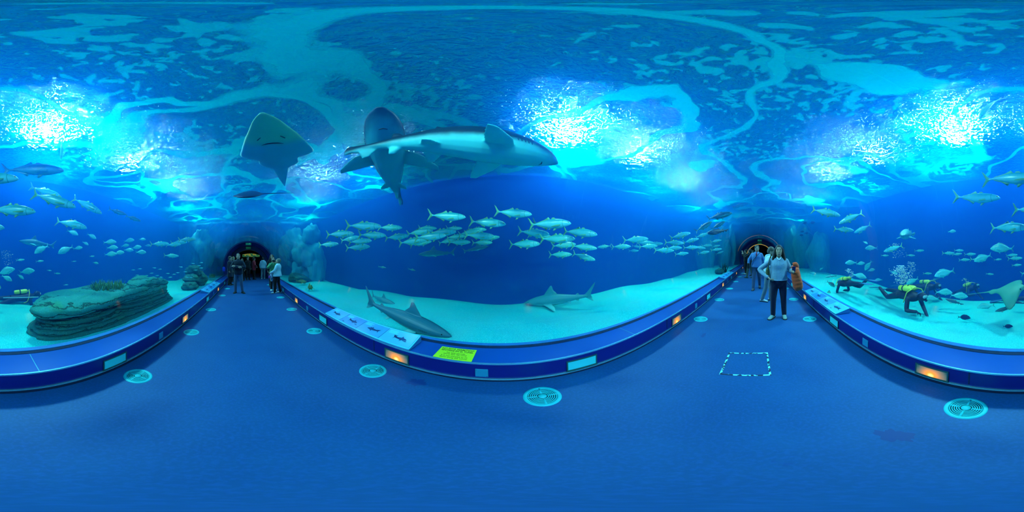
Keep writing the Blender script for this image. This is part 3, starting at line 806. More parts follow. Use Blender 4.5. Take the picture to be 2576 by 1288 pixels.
school('jack', .66, [(1568, 605.5, 1631, 600.6, 1.5), (1538, 618.6, 1503, 622, .9), (1538, 621, 1587, 620), (1590, 618, 1612, 622, .8), (1608, 621, 1654, 618.6), (1600, 611, 1646, 611, 1.6), (1630, 614, 1668, 613, 1.5), (1581, 631, 1607, 630.6), (1646, 630, 1696, 630, 1.1), (1642, 625, 1671, 629, 1.2)],
       'hazy pale jack', 'in the faint school behind the centre shark', 'hazy jacks in the middle distance')
school('jack', .53, [(1672, 610, 1721, 612), (1677, 623.5, 1716, 623.5), (1685, 599, 1737, 586), (1718, 610, 1758, 600.6), (1698, 640, 1732, 636.5), (1719, 623.5, 1758, 622), (1749, 597, 1781, 587.6), (1745, 620, 1775, 625), (1765, 618.6, 1791, 617), (1787, 609, 1815, 604), (1790, 622, 1812, 617), (1755, 638, 1784.5, 633), (1788, 630, 1816, 626), (1812, 622, 1826, 620), (1800, 640, 1820, 632)],
       'silver jack', 'in the school by the rock curtain', 'jacks far along the notice side')
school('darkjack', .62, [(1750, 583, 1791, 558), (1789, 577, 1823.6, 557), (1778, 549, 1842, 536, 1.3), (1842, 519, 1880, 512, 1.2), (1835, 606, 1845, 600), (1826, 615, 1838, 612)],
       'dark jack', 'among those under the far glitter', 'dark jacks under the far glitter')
# jacks on the other side
school('jack', .72, [(2401, 501, 2516, 499), (2472, 453, 2624, 450, 1.0), (2545, 522, 2666, 533, .9), (2488, 568, 2587, 574, .9), (75, 474, 150, 492, 1.1), (81, 488, 191, 521), (184, 494, 256, 538), (140, 550, 218, 575)],
       'big silver jack', 'on the side of the divers', 'big jacks above the divers and rock')
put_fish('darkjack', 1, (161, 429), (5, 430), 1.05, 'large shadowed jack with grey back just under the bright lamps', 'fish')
put_fish('jack', 2, (2114, 543), (2042, 524), .62, 'shadowed silver jack high above the woman with the orange jacket', 'fish')
put_fish('jack', 0, (2110, 562), (2171, 534), .6, 'jack facing down to the left with its tail raised near the striped glitter', 'fish')
put_fish('jack', 1, (2148, 580), (2098, 576), .5, 'small bright yellow-tailed jack above the woman and the info panel', 'fish')
put_fish('jack', 3, (2148, 585), (2191, 568), .8, 'faint diving jack behind the yellow-tailed jack', 'fish')
put_fish('jack', 1, (2223, 633), (2271, 618), .45, 'slender silver fish below the shark that swims straight ahead', 'fish')
put_fish('jack', 0, (2459, 300), (2508, 240), .6, 'grey fish alone near the water surface over the far ledge', 'fish')
put_fish('jack', 2, (152, 402), (166, 352), .5, 'single fish beside the brightest lamp, hanging nearly upright', 'fish')
put_fish('jack', 1, (262, 782), (265, 800), .15, 'tiny pale blue fish in front of the layered rock', 'fish')
school('jack', .6, [(378, 615, 425, 613, 1.2), (417, 617, 455, 615), (448, 603, 492, 602), (428, 610, 470, 610, 1.4), (412, 643, 450, 644, 1.4)], 'pale jack', 'in the distant school toward the crowded portal', 'distant jacks towards the crowd')
# sea breams
school('bream', .42, [(2207.5, 624, 2176, 624), (2156, 661, 2126, 661), (2153, 665, 2176, 661), (2192, 656, 2175, 680), (2182, 682, 2201, 677), (2144, 690, 2180, 698), (2220, 703.5, 2201, 704, .8), (2239, 684, 2259, 688, .8), (2311, 701, 2279, 714), (2401, 681, 2350, 693)],
       'silver bream', 'of those swimming above the divers', 'breams above the divers')
school('bream', .42, [(2353, 734, 2396, 735), (2390, 743, 2435, 745), (2362, 750, 2326, 749), (2500, 763, 2457, 776)], 'pale bream', 'of the four grazing low near the sand', 'breams low over the sand')
school('bream', .44, [(2551, 626, 2491, 623.5), (2494, 642, 2450, 656), (2384, 583, 2405, 581, .7), (2171, 607, 2183, 613, .3), (2160, 590, 2168, 579, .3)], 'silver bream', 'of the scattered ones high over the far sand', 'scattered breams high in the water')
school('bream', .44, [(122, 618, 85.5, 636), (184, 621, 145, 636.5), (184, 626, 208, 622), (169, 578, 197, 591), (219, 589, 242.5, 600), (-8, 690, 37, 675), (3, 694, 31, 706, .8), (48, 687, 87, 679), (44, 690, 60, 702, .7), (233, 660, 248, 663, .8), (207, 608, 223, 616, .8)],
       'silver bream', 'of those over the layered rock', 'breams over the layered rock')
school('bream', .42, [(260, 611, 293, 608), (268, 624, 297, 622), (304, 620, 325, 616), (311, 607, 338, 603), (331, 625, 356, 620), (349, 602, 367, 602, .8), (311, 629, 336, 629), (262, 641, 294, 638), (286, 638, 313, 634), (341, 635, 368, 634), (364, 618, 379, 617)],
       'bream', 'in the knot of breams before the far end', 'knot of breams beyond the rock')
school('darkjack', .5, [(273, 527, 317, 540), (316, 543, 354, 556)], 'grey shadowed fish', 'of the pair below the second lamp', 'grey pair below the lamp')
# small and dark ones
put_fish('tang', 0, (2442, 799), (2410, 796), .26, 'dark navy surgeonfish over the sand, the one nearer the divers', 'fish')
put_fish('tang', 1, (2548, 820), (2523, 821), .22, 'round dark surgeonfish low over the sand, nearest the ledge', 'fish')
put_fish('grouper', 1, (2101, 721), (2080, 708), .36, 'dark barred grouper hovering over the sand by the diver', 'fish')
put_fish('tang', 2, (470, 722), (479, 714), .2, 'small dark fish on the sand left of the rock stack', 'fish')
school('tang', .3, [(2018, 563, 2030, 559), (2036, 561, 2051, 559), (2012, 583, 2023, 582), (2023, 587, 2034, 586), (2010, 592, 2021, 591), (2020, 610, 2024, 609, .6)], 'small dark oval fish', 'in the cluster above the woman', 'dark fish under the glitter')
put_fish('bream', 0, (2054, 690), (2037, 685), .34, 'small bream low over the sand behind the orange jacket', 'fish')
put_fish('bream', 2, (2062, 679), (2071, 673), .25, 'small pale fish turning away, above the bream by the orange jacket', 'fish')
# faint far fishes
school('jack', .9, [(2370, 637, 2402, 637), (2400, 630, 2424, 630), (2395, 641, 2420, 638), (2425, 640, 2455, 639), (2412, 654, 2440, 653), (2440, 652, 2480, 655), (2500, 654, 2520, 652), (2530, 643, 2560, 641), (2535, 651, 2572, 649), (2216, 643, 2236, 643), (2280, 642, 2302, 643), (2300, 631, 2325, 630), (2322, 688, 2344, 688), (2480, 689, 2500, 690), (2545, 668, 2570, 666)],
       'faint blue-grey fish barely seen', 'in the haze beyond the divers', 'fish lost in the haze beyond the divers', plain=True)
school('jack', .9, [(40, 655, 62, 653), (90, 658, 110, 656), (118, 680, 130, 681), (136, 688, 152, 688), (160, 717, 172, 716), (225, 645, 238, 644), (180, 658, 192, 657)],
       'faint blue-grey fish barely seen', 'in the haze behind the layered rock', 'fish lost in the haze behind the rock', plain=True)
tiny = []
rt = random.Random(5)
for (x, y) in [(335, 679), (352, 676), (345, 692), (368, 693), (381, 687), (395, 693), (405, 698), (422, 688), (428, 697), (438, 690), (402, 677), (388, 674), (350, 703), (375, 702), (410, 706), (447, 686), (466, 684), (485, 663), (506, 661), (492, 679), (506, 674), (470, 698), (500, 668), (455, 672), (480, 698)]:
    tiny.append((x - 5, y + rt.uniform(-1, 1), x + 5, y))
school('tiny', .13, tiny, 'tiny pale fish', 'in the sparse shoal above the layered rock', 'shoal of tiny fish above the rock', plain=True)

# ---------------------------------------------------------------- sharks (one welded body each)
def shark_mat(name, back, belly, r, edge=.5, lo=-.35, hi=.15):
    return skin_mat(name, back, belly, lo * r, hi * r, .45, .4, noise=.25, nscale=5)
SANDBAR = dict(top=[(.5, .0), (.46, .022), (.38, .052), (.25, .08), (.1, .088), (-.05, .07), (-.2, .042), (-.32, .026), (-.36, .024)],
               bot=[(.5, -.008), (.46, -.022), (.38, -.045), (.25, -.068), (.1, -.07), (-.05, -.056), (-.2, -.032), (-.32, -.018), (-.36, -.016)],
               wid=[(.5, .008), (.47, .03), (.40, .056), (.28, .078), (.1, .08), (-.05, .06), (-.2, .034), (-.32, .018), (-.36, .014)])
TIGER = dict(top=[(.5, .002), (.46, .022), (.38, .06), (.25, .098), (.1, .115), (-.04, .095), (-.2, .052), (-.34, .026), (-.46, .018), (-.5, .012)],
             bot=[(.5, -.006), (.46, -.02), (.38, -.05), (.25, -.086), (.1, -.098), (-.04, -.08), (-.2, -.044), (-.34, -.022), (-.46, -.014), (-.5, -.01)],
             wid=[(.5, .012), (.47, .038), (.40, .068), (.28, .088), (.1, .085), (-.05, .066), (-.2, .036), (-.34, .02), (-.46, .012), (-.5, .008)])
def make_shark(nm, P, L, mat, kind='sandbar', bend=0., detail=1., sub_parts=True, pk=1.):
    b = MB(); xe = -.36 if kind == 'sandbar' else -.5
    def by(x): return bend * (max(0, .3 - x) ** 2)
    xs = [.5, .495] + [.5 + (xe - .5) * i / 26 for i in range(1, 27)]
    secs = []
    for x in xs:
        zt, zb, w_ = spline(P['top'], x), spline(P['bot'], x), spline(P['wid'], x); c, h = (zt + zb) / 2, (zt - zb) / 2
        secs.append([V((x, by(x) + w_ * math.cos(2 * PI * j / 20), c + h * math.sin(2 * PI * j / 20))) * L for j in range(20)])
    b.loft(secs)
    def fin(o, th): b.slab([V((x, by(x) + y, z)) * L for x, y, z in o], V(th) * L)
    t = .013
    if kind == 'sandbar':
        fin([(.23, 0, .06), (.15, 0, .15), (.10, 0, .205), (.075, 0, .205), (.065, 0, .14), (.03, 0, .10), (.02, 0, .07), (.1, 0, .04)], (0, t, 0))
        fin([(-.2, 0, .03), (-.235, 0, .06), (-.255, 0, .06), (-.265, 0, .035), (-.25, 0, .015)], (0, .007, 0))
        fin([(-.19, 0, -.02), (-.23, 0, -.055), (-.25, 0, -.05), (-.25, 0, -.01)], (0, .007, 0))
        fin([(-.32, 0, .02), (-.37, 0, .06), (-.46, 0, .15), (-.5, 0, .185), (-.485, 0, .15), (-.44, 0, .08), (-.405, 0, .01), (-.42, 0, -.045), (-.44, 0, -.085), (-.39, 0, -.06), (-.34, 0, -.015)], (0, t, 0))
        pect = [(.24, .05, -.03), (.16, .13, -.05), (.07, .235, -.08), (.045, .235, -.08), (.06, .15, -.06), (.10, .07, -.045), (.12, .04, -.03)]
        pelv = [(-.08, .02, -.035), (-.12, .06, -.06), (-.145, .065, -.06), (-.14, .02, -.035)]
    else:
        fin([(-.0, 0, .06), (-.05, 0, .12), (-.085, 0, .135), (-.095, 0, .10), (-.11, 0, .05), (-.05, 0, .04)], (0, t, 0))
        fin([(-.2, 0, .035), (-.24, 0, .085), (-.27, 0, .09), (-.275, 0, .05), (-.28, 0, .025)], (0, t, 0))
        fin([(-.21, 0, -.025), (-.25, 0, -.075), (-.28, 0, -.075), (-.28, 0, -.02)], (0, t, 0))
        fin([(-.33, 0, .02), (-.42, 0, .035), (-.5, 0, .04), (-.515, 0, .015), (-.51, 0, -.02), (-.47, 0, -.015), (-.42, 0, -.03), (-.405, 0, -.075), (-.375, 0, -.07), (-.33, 0, -.018)], (0, t, 0))
        pect = [(.24, .055, -.04), (.20, .13, -.06), (.12, .20, -.085), (.085, .205, -.085), (.09, .13, -.065), (.11, .06, -.045)]
        pelv = [(-.04, .025, -.05), (-.09, .085, -.075), (-.125, .09, -.075), (-.14, .03, -.045)]
    for s in (1, -1):
        fin([(x, s * (.05 + (y - .05) * pk), z * (2 - pk)) for x, y, z in pect], (0, .003, t)); fin([(x, s * y, z) for x, y, z in pelv], (0, .002, .008))
    o = b.build(nm, mat)
    rm = o.modifiers.new('weld', 'REMESH'); rm.mode = 'VOXEL'; rm.voxel_size = L * (.0052 if detail >= 1 else .009); rm.use_smooth_shade = True
    sm = o.modifiers.new('smooth', 'SMOOTH'); sm.factor = .5; sm.iterations = 4
    if sub_parts:
        for s in (1, -1):
            e = MB(); ex = .425; w_ = spline(P['wid'], ex) * .93
            e.ball(V((ex, s * w_ * .93, .012)) * L, .0065 * L, 10, 6); e.build('eye', m_eyeb, o)
            for g in range(5):
                gx = .30 - g * .016; w_ = spline(P['wid'], gx); e = MB()
                e.tube([V((gx + .006 * q, s * (w_ * math.cos(.55 * q - .1) + .0012), .012 - .03 * q * .6 - .008)) * L for q in (-.6, 0, .6, 1.2)], [.0006 * L, .0018 * L, .0018 * L, .0006 * L], 5)
                e.build('gill_slit', m_gill, o)
        e = MB(); e.tube([V((.40 - .02 * abs(u) ** 1.0, .043 * u, spline(P['bot'], .40) * (1.02 - .5 * u * u))) * L for u in (-1, -.7, -.35, 0, .35, .7, 1)], [.001 * L, .0026 * L, .003 * L, .003 * L, .003 * L, .0026 * L, .001 * L], 6)
        e.build('mouth', m_gill, o)
    return o
m_gill = flat('gill_dark', (.01, .04, .07), .7)
def put_shark(P, kind, nose, dn, tail, dt, label, mat, bend=0, roll=0, detail=1., parts=True, nm='shark', cat='shark', pk=1.):
    pn, pt = EYE + ray(*nose) * dn, EYE + ray(*tail) * dt
    L = (pn - pt).length
    o = make_shark(nm, P, L, mat(L) if callable(mat) else mat, kind, bend, detail, parts, pk)
    o.location = (pn + pt) / 2; o.rotation_mode = 'QUATERNION'; o.rotation_quaternion = frame(pn, pt, roll=roll).to_quaternion()
    return tag(o, label, cat)
grey_n = [0]
def grey(back=(.01, .17, .23), belly=(.05, .52, .55), lo=-.055, hi=-.01):
    def f(L):
        grey_n[0] += 1; return skin_mat('shark_skin_%s' % ORD[grey_n[0]], back, belly, lo * L, hi * L, .45, .4, noise=.25, nscale=5 / L * 1.5)
    return f
put_shark(SANDBAR, 'sandbar', (1136, 846), 2.62, (920, 752), 3.35, 'large grey shark with tall dorsal fin swimming close behind the ledge and picture panel', grey((.01, .14, .20), (.05, .42, .44)), bend=-.06, pk=.25)
put_shark(SANDBAR, 'sandbar', (995, 766), 4.3, (923, 744), 4.9, 'smaller pale shark behind the large grey one, partly over the sand', grey((.02, .24, .30), (.07, .5, .55)), bend=.3)
put_shark(SANDBAR, 'sandbar', (1318, 762), 4.15, (1502, 738), 3.95, 'grey shark heading left above the open sand with its shadow below', grey((.025, .30, .35), (.10, .64, .66)), bend=.1)
put_shark(TIGER, 'tiger', (1402, 412), 2.75, (880, 392), 2.75, 'big shark gliding right overhead, its pale belly and fins showing', grey((.002, .035, .06), (.08, .92, .95), -.035, .012), roll=math.radians(-7), bend=-.05)
put_shark(TIGER, 'tiger', (955, 268), 2.55, (985, 512), 5.0, 'shark seen from underneath swimming up over the tunnel, head high and tail low', grey((.004, .08, .13), (.05, .56, .66), -.05, -.0), bend=.15, pk=1.45)
put_shark(TIGER, 'tiger', (2270, 592), 4.2, (2288, 588), 5.6, 'broad-headed shark swimming straight towards the glass', grey((.08, .44, .42), (.12, .66, .64)), bend=.2)
put_shark(SANDBAR, 'sandbar', (1052, 640), 5.0, (1150, 636), 5.1, 'faint shark in the blue haze under the dense school of jacks', grey(), detail=.6, parts=False)
put_shark(SANDBAR, 'sandbar', (1230, 619), 5.0, (1162, 634), 5.1, 'second faint shark in the haze, rising to the right under the jacks', grey(), detail=.6, parts=False)
put_shark(SANDBAR, 'sandbar', (47, 606), 5.2, (143, 620), 5.3, 'faint shark in the haze above the diver with the pole', grey(), detail=.6, parts=False)
put_shark(TIGER, 'tiger', (1775, 588), 6.6, (1832, 578), 7.1, 'dark shark silhouette among the jacks near the far glitter', grey((.015, .06, .10), (.03, .10, .14)), detail=.6, parts=False)
put_shark(SANDBAR, 'sandbar', (2340, 708), 5.3, (2367, 699), 5.3, 'small hazy shark just above the hindmost diver', grey(), detail=.6, parts=False)
put_shark(SANDBAR, 'sandbar', (2076, 697), 5.6, (2106, 694), 5.8, 'pale hazy shark beyond the barred grouper', grey((.04, .4, .45), (.08, .6, .62)), detail=.6, parts=False)
put_shark(TIGER, 'tiger', (2378, 752), 3.75, (2423, 766), 3.7, 'slim dark shark resting low over the sand below the breams', grey((.02, .10, .13), (.06, .2, .22)), detail=.6)
put_shark(TIGER, 'tiger', (2503, 783), 3.05, (2552, 772), 3.0, 'little dark shark with raised tail just above its shadow on the sand', grey((.02, .12, .15), (.06, .2, .22)), detail=.6, bend=-.3)
put_shark(SANDBAR, 'sandbar', (972, 674), 5.2, (950, 671), 5.3, 'tiny-looking far shark, a pale sliver left in the open blue', grey((.04, .4, .45), (.08, .6, .62)), detail=.6, parts=False)
put_shark(SANDBAR, 'sandbar', (1046, 681), 5.2, (1025, 676), 5.3, 'tiny-looking far shark, a pale sliver right in the open blue', grey((.04, .4, .45), (.08, .6, .62)), detail=.6, parts=False)

# ---------------------------------------------------------------- rays
def make_ray(nm, Wt, Tt, L, mat, wing=(0, 0), extra=None, nx=46, nu=26, tailr=None):
    """Wt: half width along x, Tt: half thickness along x, both per length; wings lifted by wing[0]*u^2 and swept by wing[1]"""
    b = MB(); xs = [.5 - i / nx for i in range(nx + 1)]; secs = []
    for x in xs:
        w_, t_ = max(.0015, spline(Wt, x)), max(.001, spline(Tt, x)); r = []
        for side in (1, -1):
            for j in range(nu):
                u = -1 + 2 * j / nu if side > 0 else 1 - 2 * j / nu
                zz = side * t_ * max(0, 1 - u * u) ** .8
                lift = wing[0] * (w_ / .3) ** 2 * u * u * (1 if len(wing) < 3 or u > 0 else wing[2])
                r.append(V((x - wing[1] * abs(u) * w_, w_ * u, zz + lift)) * L)
        secs.append(r)
    b.loft(secs)
    if extra: extra(b, L)
    o = b.build(nm, mat); s = o.modifiers.new('smooth', 'SMOOTH'); s.factor = .5; s.iterations = 3
    return o
def ray_mat(name, back, belly, noise=.35, nscale=3, x_tint=None):
    t = NT(name); co = t.coord(); nz = t.n('SeparateXYZ', {0: t.coord('Normal')}).outputs['Z']; f = t.noise(co, nscale, 4, .6)
    k = t.n('MapRange', {'Value': nz, 'From Min': -.12, 'From Max': .12}); k.interpolation_type = 'SMOOTHSTEP'
    c = belly
    if x_tint:
        k2 = t.n('MapRange', {'Value': t.n('SeparateXYZ', {0: co}).outputs['X'], 'From Min': x_tint[0], 'From Max': x_tint[1]}); k2.interpolation_type = 'SMOOTHSTEP'
        c = t.mixc(k2.outputs[0], belly, x_tint[2])
    c = t.mixc(k.outputs[0], c, back); c = t.mixc(t.math('MULTIPLY', f, noise), c, tuple(x * .45 for x in back))
    return t.done(t.princ(color=c, rough=.5, spec=.35, normal=t.bump(f, .1, .01)))
def place_ray(o, nose, dn, tail, dt, label, roll=0., up=V((0, 0, 1))):
    pn, pt = EYE + ray(*nose) * dn, EYE + ray(*tail) * dt
    o.location = (pn + pt) / 2; o.rotation_mode = 'QUATERNION'; o.rotation_quaternion = frame(pn, pt, up, roll).to_quaternion()
    return tag(o, label, 'ray')
def span(nose, dn, tail, dt): return ((EYE + ray(*nose) * dn) - (EYE + ray(*tail) * dt)).length
# guitarfish over the tunnel, belly to the camera
a = ((658, 282), 2.25, (716, 468), 4.35); L = span(*a)
m_guit = ray_mat('guitarfish_skin', (.01, .22, .25), (.05, .66, .74), x_tint=(.22 * L, .30 * L, (.30, .85, .50)))
W_ = [(.5, .004), (.47, .03), (.44, .052), (.37, .09), (.3, .132), (.2, .185), (.125, .223), (.09, .213), (.07, .165), (.05, .137), (.02, .128), (-.02, .137), (-.06, .118), (-.095, .07), (-.13, .058), (-.255, .042), (-.4, .02), (-.5, .004)]
T_ = [(.5, .004), (.4, .02), (.25, .036), (.1, .042), (0, .036), (-.1, .026), (-.3, .014), (-.5, .004)]
gf = make_ray('guitarfish', W_, T_, L, m_guit, (.012, .0))
e = MB(); e.tube([V((.27 - .012 * u * u, .055 * u, -.036)) * L for u in (-1, -.5, 0, .5, 1)], [.001 * L, .0035 * L, .004 * L, .0035 * L, .001 * L], 6); e.build('mouth', m_gill, gf)
for s in (1, -1):
    e = MB(); e.tube([V((.325, s * .045, -.029)) * L, V((.305, s * .065, -.030)) * L], [.002 * L, .003 * L], 6); e.build('nostril', m_gill, gf)
place_ray(gf, *a, 'pale guitarfish seen from below, gliding over the crowded end of the tunnel')
# dark stingray
a = ((585, 494), 4.5, (742, 486), 4.6); L = span(*a)
W_ = [(.5, .004), (.47, .03), (.40, .11), (.33, .165), (.24, .19), (.15, .17), (.07, .09), (.03, .025), (-.05, .012), (-.3, .007), (-.5, .002)]
T_ = [(.5, .003), (.4, .03), (.28, .042), (.12, .03), (.02, .012), (-.3, .006), (-.5, .002)]
st = make_ray('stingray', W_, T_, L, skin_mat('stingray_skin', (.002, .035, .10), (.005, .06, .13), -.02, .02, .5, .3), (.04, .1))
place_ray(st, *a, 'dark stingray with whip tail silhouetted below the guitarfish', roll=math.radians(-38))
# bull ray near the divers
a = ((2578, 722), 2.95, (2455, 738), 3.35); L = span(*a)
W_ = [(.5, .012), (.485, .06), (.46, .075), (.44, .09), (.40, .25), (.34, .42), (.26, .48), (.20, .42), (.12, .26), (.04, .13), (-.06, .06), (-.1, .085), (-.16, .08), (-.2, .03), (-.3, .012), (-.5, .006)]
T_ = [(.5, .025), (.44, .05), (.3, .06), (.1, .045), (-.1, .025), (-.25, .012), (-.5, .004)]
def tail_extra(b, L): b.tube([V((-.46, 0, 0)) * L, V((-.6, 0, .004)) * L, V((-.85, 0, -.02)) * L], [.006 * L, .005 * L, .002 * L], 8)
br = make_ray('bull_ray', W_, T_, L, ray_mat('bull_ray_skin', (.05, .32, .22), (.2, .82, .76), .4, 5), (-.045, -.04), tail_extra)
for s in (1, -1):
    e = MB(); e.ball(V((.435, s * .083, .02)) * L, .016 * L, 8, 6); e.build('eye', m_eyeb, br)
place_ray(br, *a, 'olive ray with white underside and drooping wing at the side of the divers', roll=math.radians(24))
# small ray at the glass by the far picture panel
a = ((2075, 742), 5.3, (2103, 745), 5.1); L = span(*a)
sr = make_ray('small_ray', [(.5, .004), (.4, .22), (.2, .36), (.05, .24), (-.05, .05), (-.5, .006)], [(.5, .004), (.25, .05), (.0, .03), (-.2, .01), (-.5, .003)], L, ray_mat('small_ray_skin', (.04, .30, .27), (.08, .48, .44)), (.18, .1))
place_ray(sr, *a, 'small grey-green ray with raised wing behind the picture panel', roll=math.radians(-35))

# ---------------------------------------------------------------- rocks and growth
def rock_mat(name, a, b2, band=9., moss=(.02, .17, .08), mk=.4):
    t = NT(name); co = t.coord(); f = t.noise(co, 5, 6, .65); g = t.noise(co, 28, 4, .6)
    geo = t.n('SeparateXYZ', {0: co})
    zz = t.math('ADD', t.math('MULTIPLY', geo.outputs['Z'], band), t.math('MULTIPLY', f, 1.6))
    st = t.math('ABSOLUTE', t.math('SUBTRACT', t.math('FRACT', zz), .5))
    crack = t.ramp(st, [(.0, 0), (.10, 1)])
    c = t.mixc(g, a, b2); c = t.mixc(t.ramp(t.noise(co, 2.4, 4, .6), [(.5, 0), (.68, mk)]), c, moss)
    c = t.mixc(crack, tuple(x * .25 for x in a), c)  # undercut shade in the cracks painted by darkening the colour
    c = t.mixc(t.ramp(t.noise(co, 60, 2, .6), [(.66, 0), (.74, .7)]), c, (.1, .75, .7))
    h = t.math('ADD', t.math('MULTIPLY', crack, .6), t.math('ADD', f, t.math('MULTIPLY', g, .5)))
    return t.done(t.princ(color=c, rough=.85, spec=.2, normal=t.bump(h, .9, .03)))
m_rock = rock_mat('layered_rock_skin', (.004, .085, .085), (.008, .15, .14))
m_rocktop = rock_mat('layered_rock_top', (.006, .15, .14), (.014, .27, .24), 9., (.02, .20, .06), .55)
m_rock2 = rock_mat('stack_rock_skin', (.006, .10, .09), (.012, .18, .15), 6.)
def outline(ctrl, n):
    """closed Catmull-Rom curve through 2D points"""
    m = len(ctrl); out = []
    for i in range(n):
        u = i / n * m; k = int(u); t = u - k
        p0, p1, p2, p3 = (ctrl[(k + q) % m] for q in (-1, 0, 1, 2))
        out.append(tuple(.5 * (2 * p1[a] + (p2[a] - p0[a]) * t + (2 * p0[a] - 5 * p1[a] + 4 * p2[a] - p3[a]) * t * t + (3 * p1[a] - p0[a] - 3 * p2[a] + p3[a]) * t ** 3) for a in (0, 1)))
    return out
def strata(nm, ctrl, prof, mat, label, seed=1, n=90, zfun=None, parent=None, top_noise=.03):
    """rock of horizontal beds: outline ctrl scaled about its spine by prof [(z, inset)]"""
    rnd = random.Random(seed); ol = outline(ctrl, n); cx = sum(p[0] for p in ol) / n; cyy = sum(p[1] for p in ol) / n
    ph = [rnd.uniform(0, 6) for _ in range(8)]; secs = []
    for li, (z, ins) in enumerate(prof):
        r = []
        for i, (x, y) in enumerate(ol):
            u = 2 * PI * i / n
            jig = .035 * math.sin(5 * u + ph[0] + li * .2) + .02 * math.sin(11 * u + ph[1] + li * .5) + .012 * math.sin(23 * u + ph[2] + li * 1.3)
            dx, dy = x - cx, y - cyy; dl = math.hypot(dx, dy)
            # inset towards the centre by a length, not a factor
            k = max(.05, 1 - (ins + jig * .8) / max(dl, .05))
            zz = z + (zfun(x, y) if zfun else 0) * smoothstep(0, 1, (li + 1) / len(prof))
            r.append(V((cx + dx * k, cyy + dy * k, zz + .01 * math.sin(7 * u + li))))
        secs.append(r)
    # domed cap in a few rings
    last = secs[-1]
    c = sum(last, V()) / n
    for q, s_ in enumerate((.8, .55, .3, .1)):
        secs.append([c + (p - c) * s_ + V((0, 0, top_noise * (math.sin(9 * p.x + ph[3]) + math.sin(11 * p.y + ph[4])) * .5 + .03 * (1 - s_))) for p in last])
    b = MB(); b.loft(secs, cap0=False)
    if parent: b.v = [tuple(V(p) - parent.location) for p in b.v]
    o = b.build(nm, mat, parent)
    if not parent: tag(o, label, 'rock')
    return o
def beds(z0, z1, n, base, rnd, notch=.05):
    out = []
    for i in range(n):
        za, zb = lerp(z0, z1, i / n), lerp(z0, z1, (i + 1) / n); h = zb - za
        ins = base(i / n) + rnd.uniform(-.02, .02)
        out += [(za, ins + notch), (za + h * .12, ins + .005), (za + h * .5, ins - .012), (za + h * .85, ins + .008), (za + h * .97, ins + notch)]
    return out
rk = random.Random(3)
lrock = empty('layered_rock', (-2.4, -2.6, SAND)); tag(lrock, 'broad layered brown-green rock with overhanging slab behind the rock-side ledge', 'rock'); lrock_inv = V((-2.4, -2.6, SAND))
lower = [(-.52, -2.55), (-.62, -2.28), (-.9, -2.1), (-1.5, -2.06), (-2.4, -2.1), (-3.3, -2.16), (-4.3, -2.24), (-4.75, -2.40), (-4.0, -2.9), (-2.8, -3.3), (-1.5, -3.4), (-.8, -3.0)]
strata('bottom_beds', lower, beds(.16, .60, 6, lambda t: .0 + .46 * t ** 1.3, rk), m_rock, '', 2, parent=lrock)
slab = [(-.62, -2.45), (-.72, -2.2), (-1.0, -2.10), (-1.5, -2.12), (-2.2, -2.2), (-3.0, -2.3), (-3.7, -2.4), (-3.6, -2.8), (-2.9, -3.15), (-2.0, -3.35), (-1.2, -3.25), (-.8, -2.8)]
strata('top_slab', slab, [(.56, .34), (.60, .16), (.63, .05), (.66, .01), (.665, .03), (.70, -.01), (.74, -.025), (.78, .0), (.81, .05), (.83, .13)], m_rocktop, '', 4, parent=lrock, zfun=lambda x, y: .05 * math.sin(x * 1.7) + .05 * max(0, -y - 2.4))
back = [(-3.0, -2.45), (-3.5, -2.35), (-4.2, -2.4), (-4.6, -2.5), (-4.5, -2.75), (-3.9, -3.0), (-3.2, -2.9)]
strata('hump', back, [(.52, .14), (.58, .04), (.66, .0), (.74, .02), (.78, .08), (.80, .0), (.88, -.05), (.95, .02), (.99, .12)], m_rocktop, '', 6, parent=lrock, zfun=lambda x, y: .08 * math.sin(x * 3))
# weeds on the slab
m_weed = flat('weed_olive', (.05, .19, .05), .8, .2, 0, .4, 15)
def tuft(nm, c, n, h, spread, label, seed, mat=None, cat='seaweed', thick=.008, parent=None):
    rnd = random.Random(seed)
    if parent: r = empty(nm, V(c) - parent.location, parent=parent)
    else: r = empty(nm, c); tag(r, label, cat)
    b = MB()
    for i in range(n):
        a, q = rnd.uniform(0, 2 * PI), spread * math.sqrt(rnd.random()); p = V((q * math.cos(a) * 1.6, q * math.sin(a), 0)); hh = h * rnd.uniform(.5, 1)
        lean = V((rnd.uniform(-.3, .3), rnd.uniform(-.3, .3), 1)) * hh; bendv = V((rnd.uniform(-.2, .2), rnd.uniform(-.2, .2), 0)) * hh
        b.tube([p, p + lean * .35 + bendv * .1, p + lean * .7 + bendv * .5, p + lean + bendv], [thick, thick * 1.3, thick, thick * .25], 5)
    b.build('fronds', mat or m_weed, r)
    b = MB(); b.ball((0, 0, 0), (spread * 1.5, spread, .05), 14, 6); b.build('mat', m_weed, r); return r
tuft('weed_clump', at_y(272, 735, -2.75) + V((0, 0, .03)), 160, .26, .26, '', 3, parent=lrock)
tuft('weed_clump', at_y(520, 700, -2.22) + V((-1.3, 0, -.06)), 40, .22, .2, 'dark weed clump on the sand behind the rock stack near the crowd', 5)
tuft('black_coral', V((9.9, 2.2, .27)), 26, .6, .13, 'dark branching coral bush on the sand behind the distant picture panel', 6, flat('black_coral', (.01, .07, .05), .8), 'coral', .014)
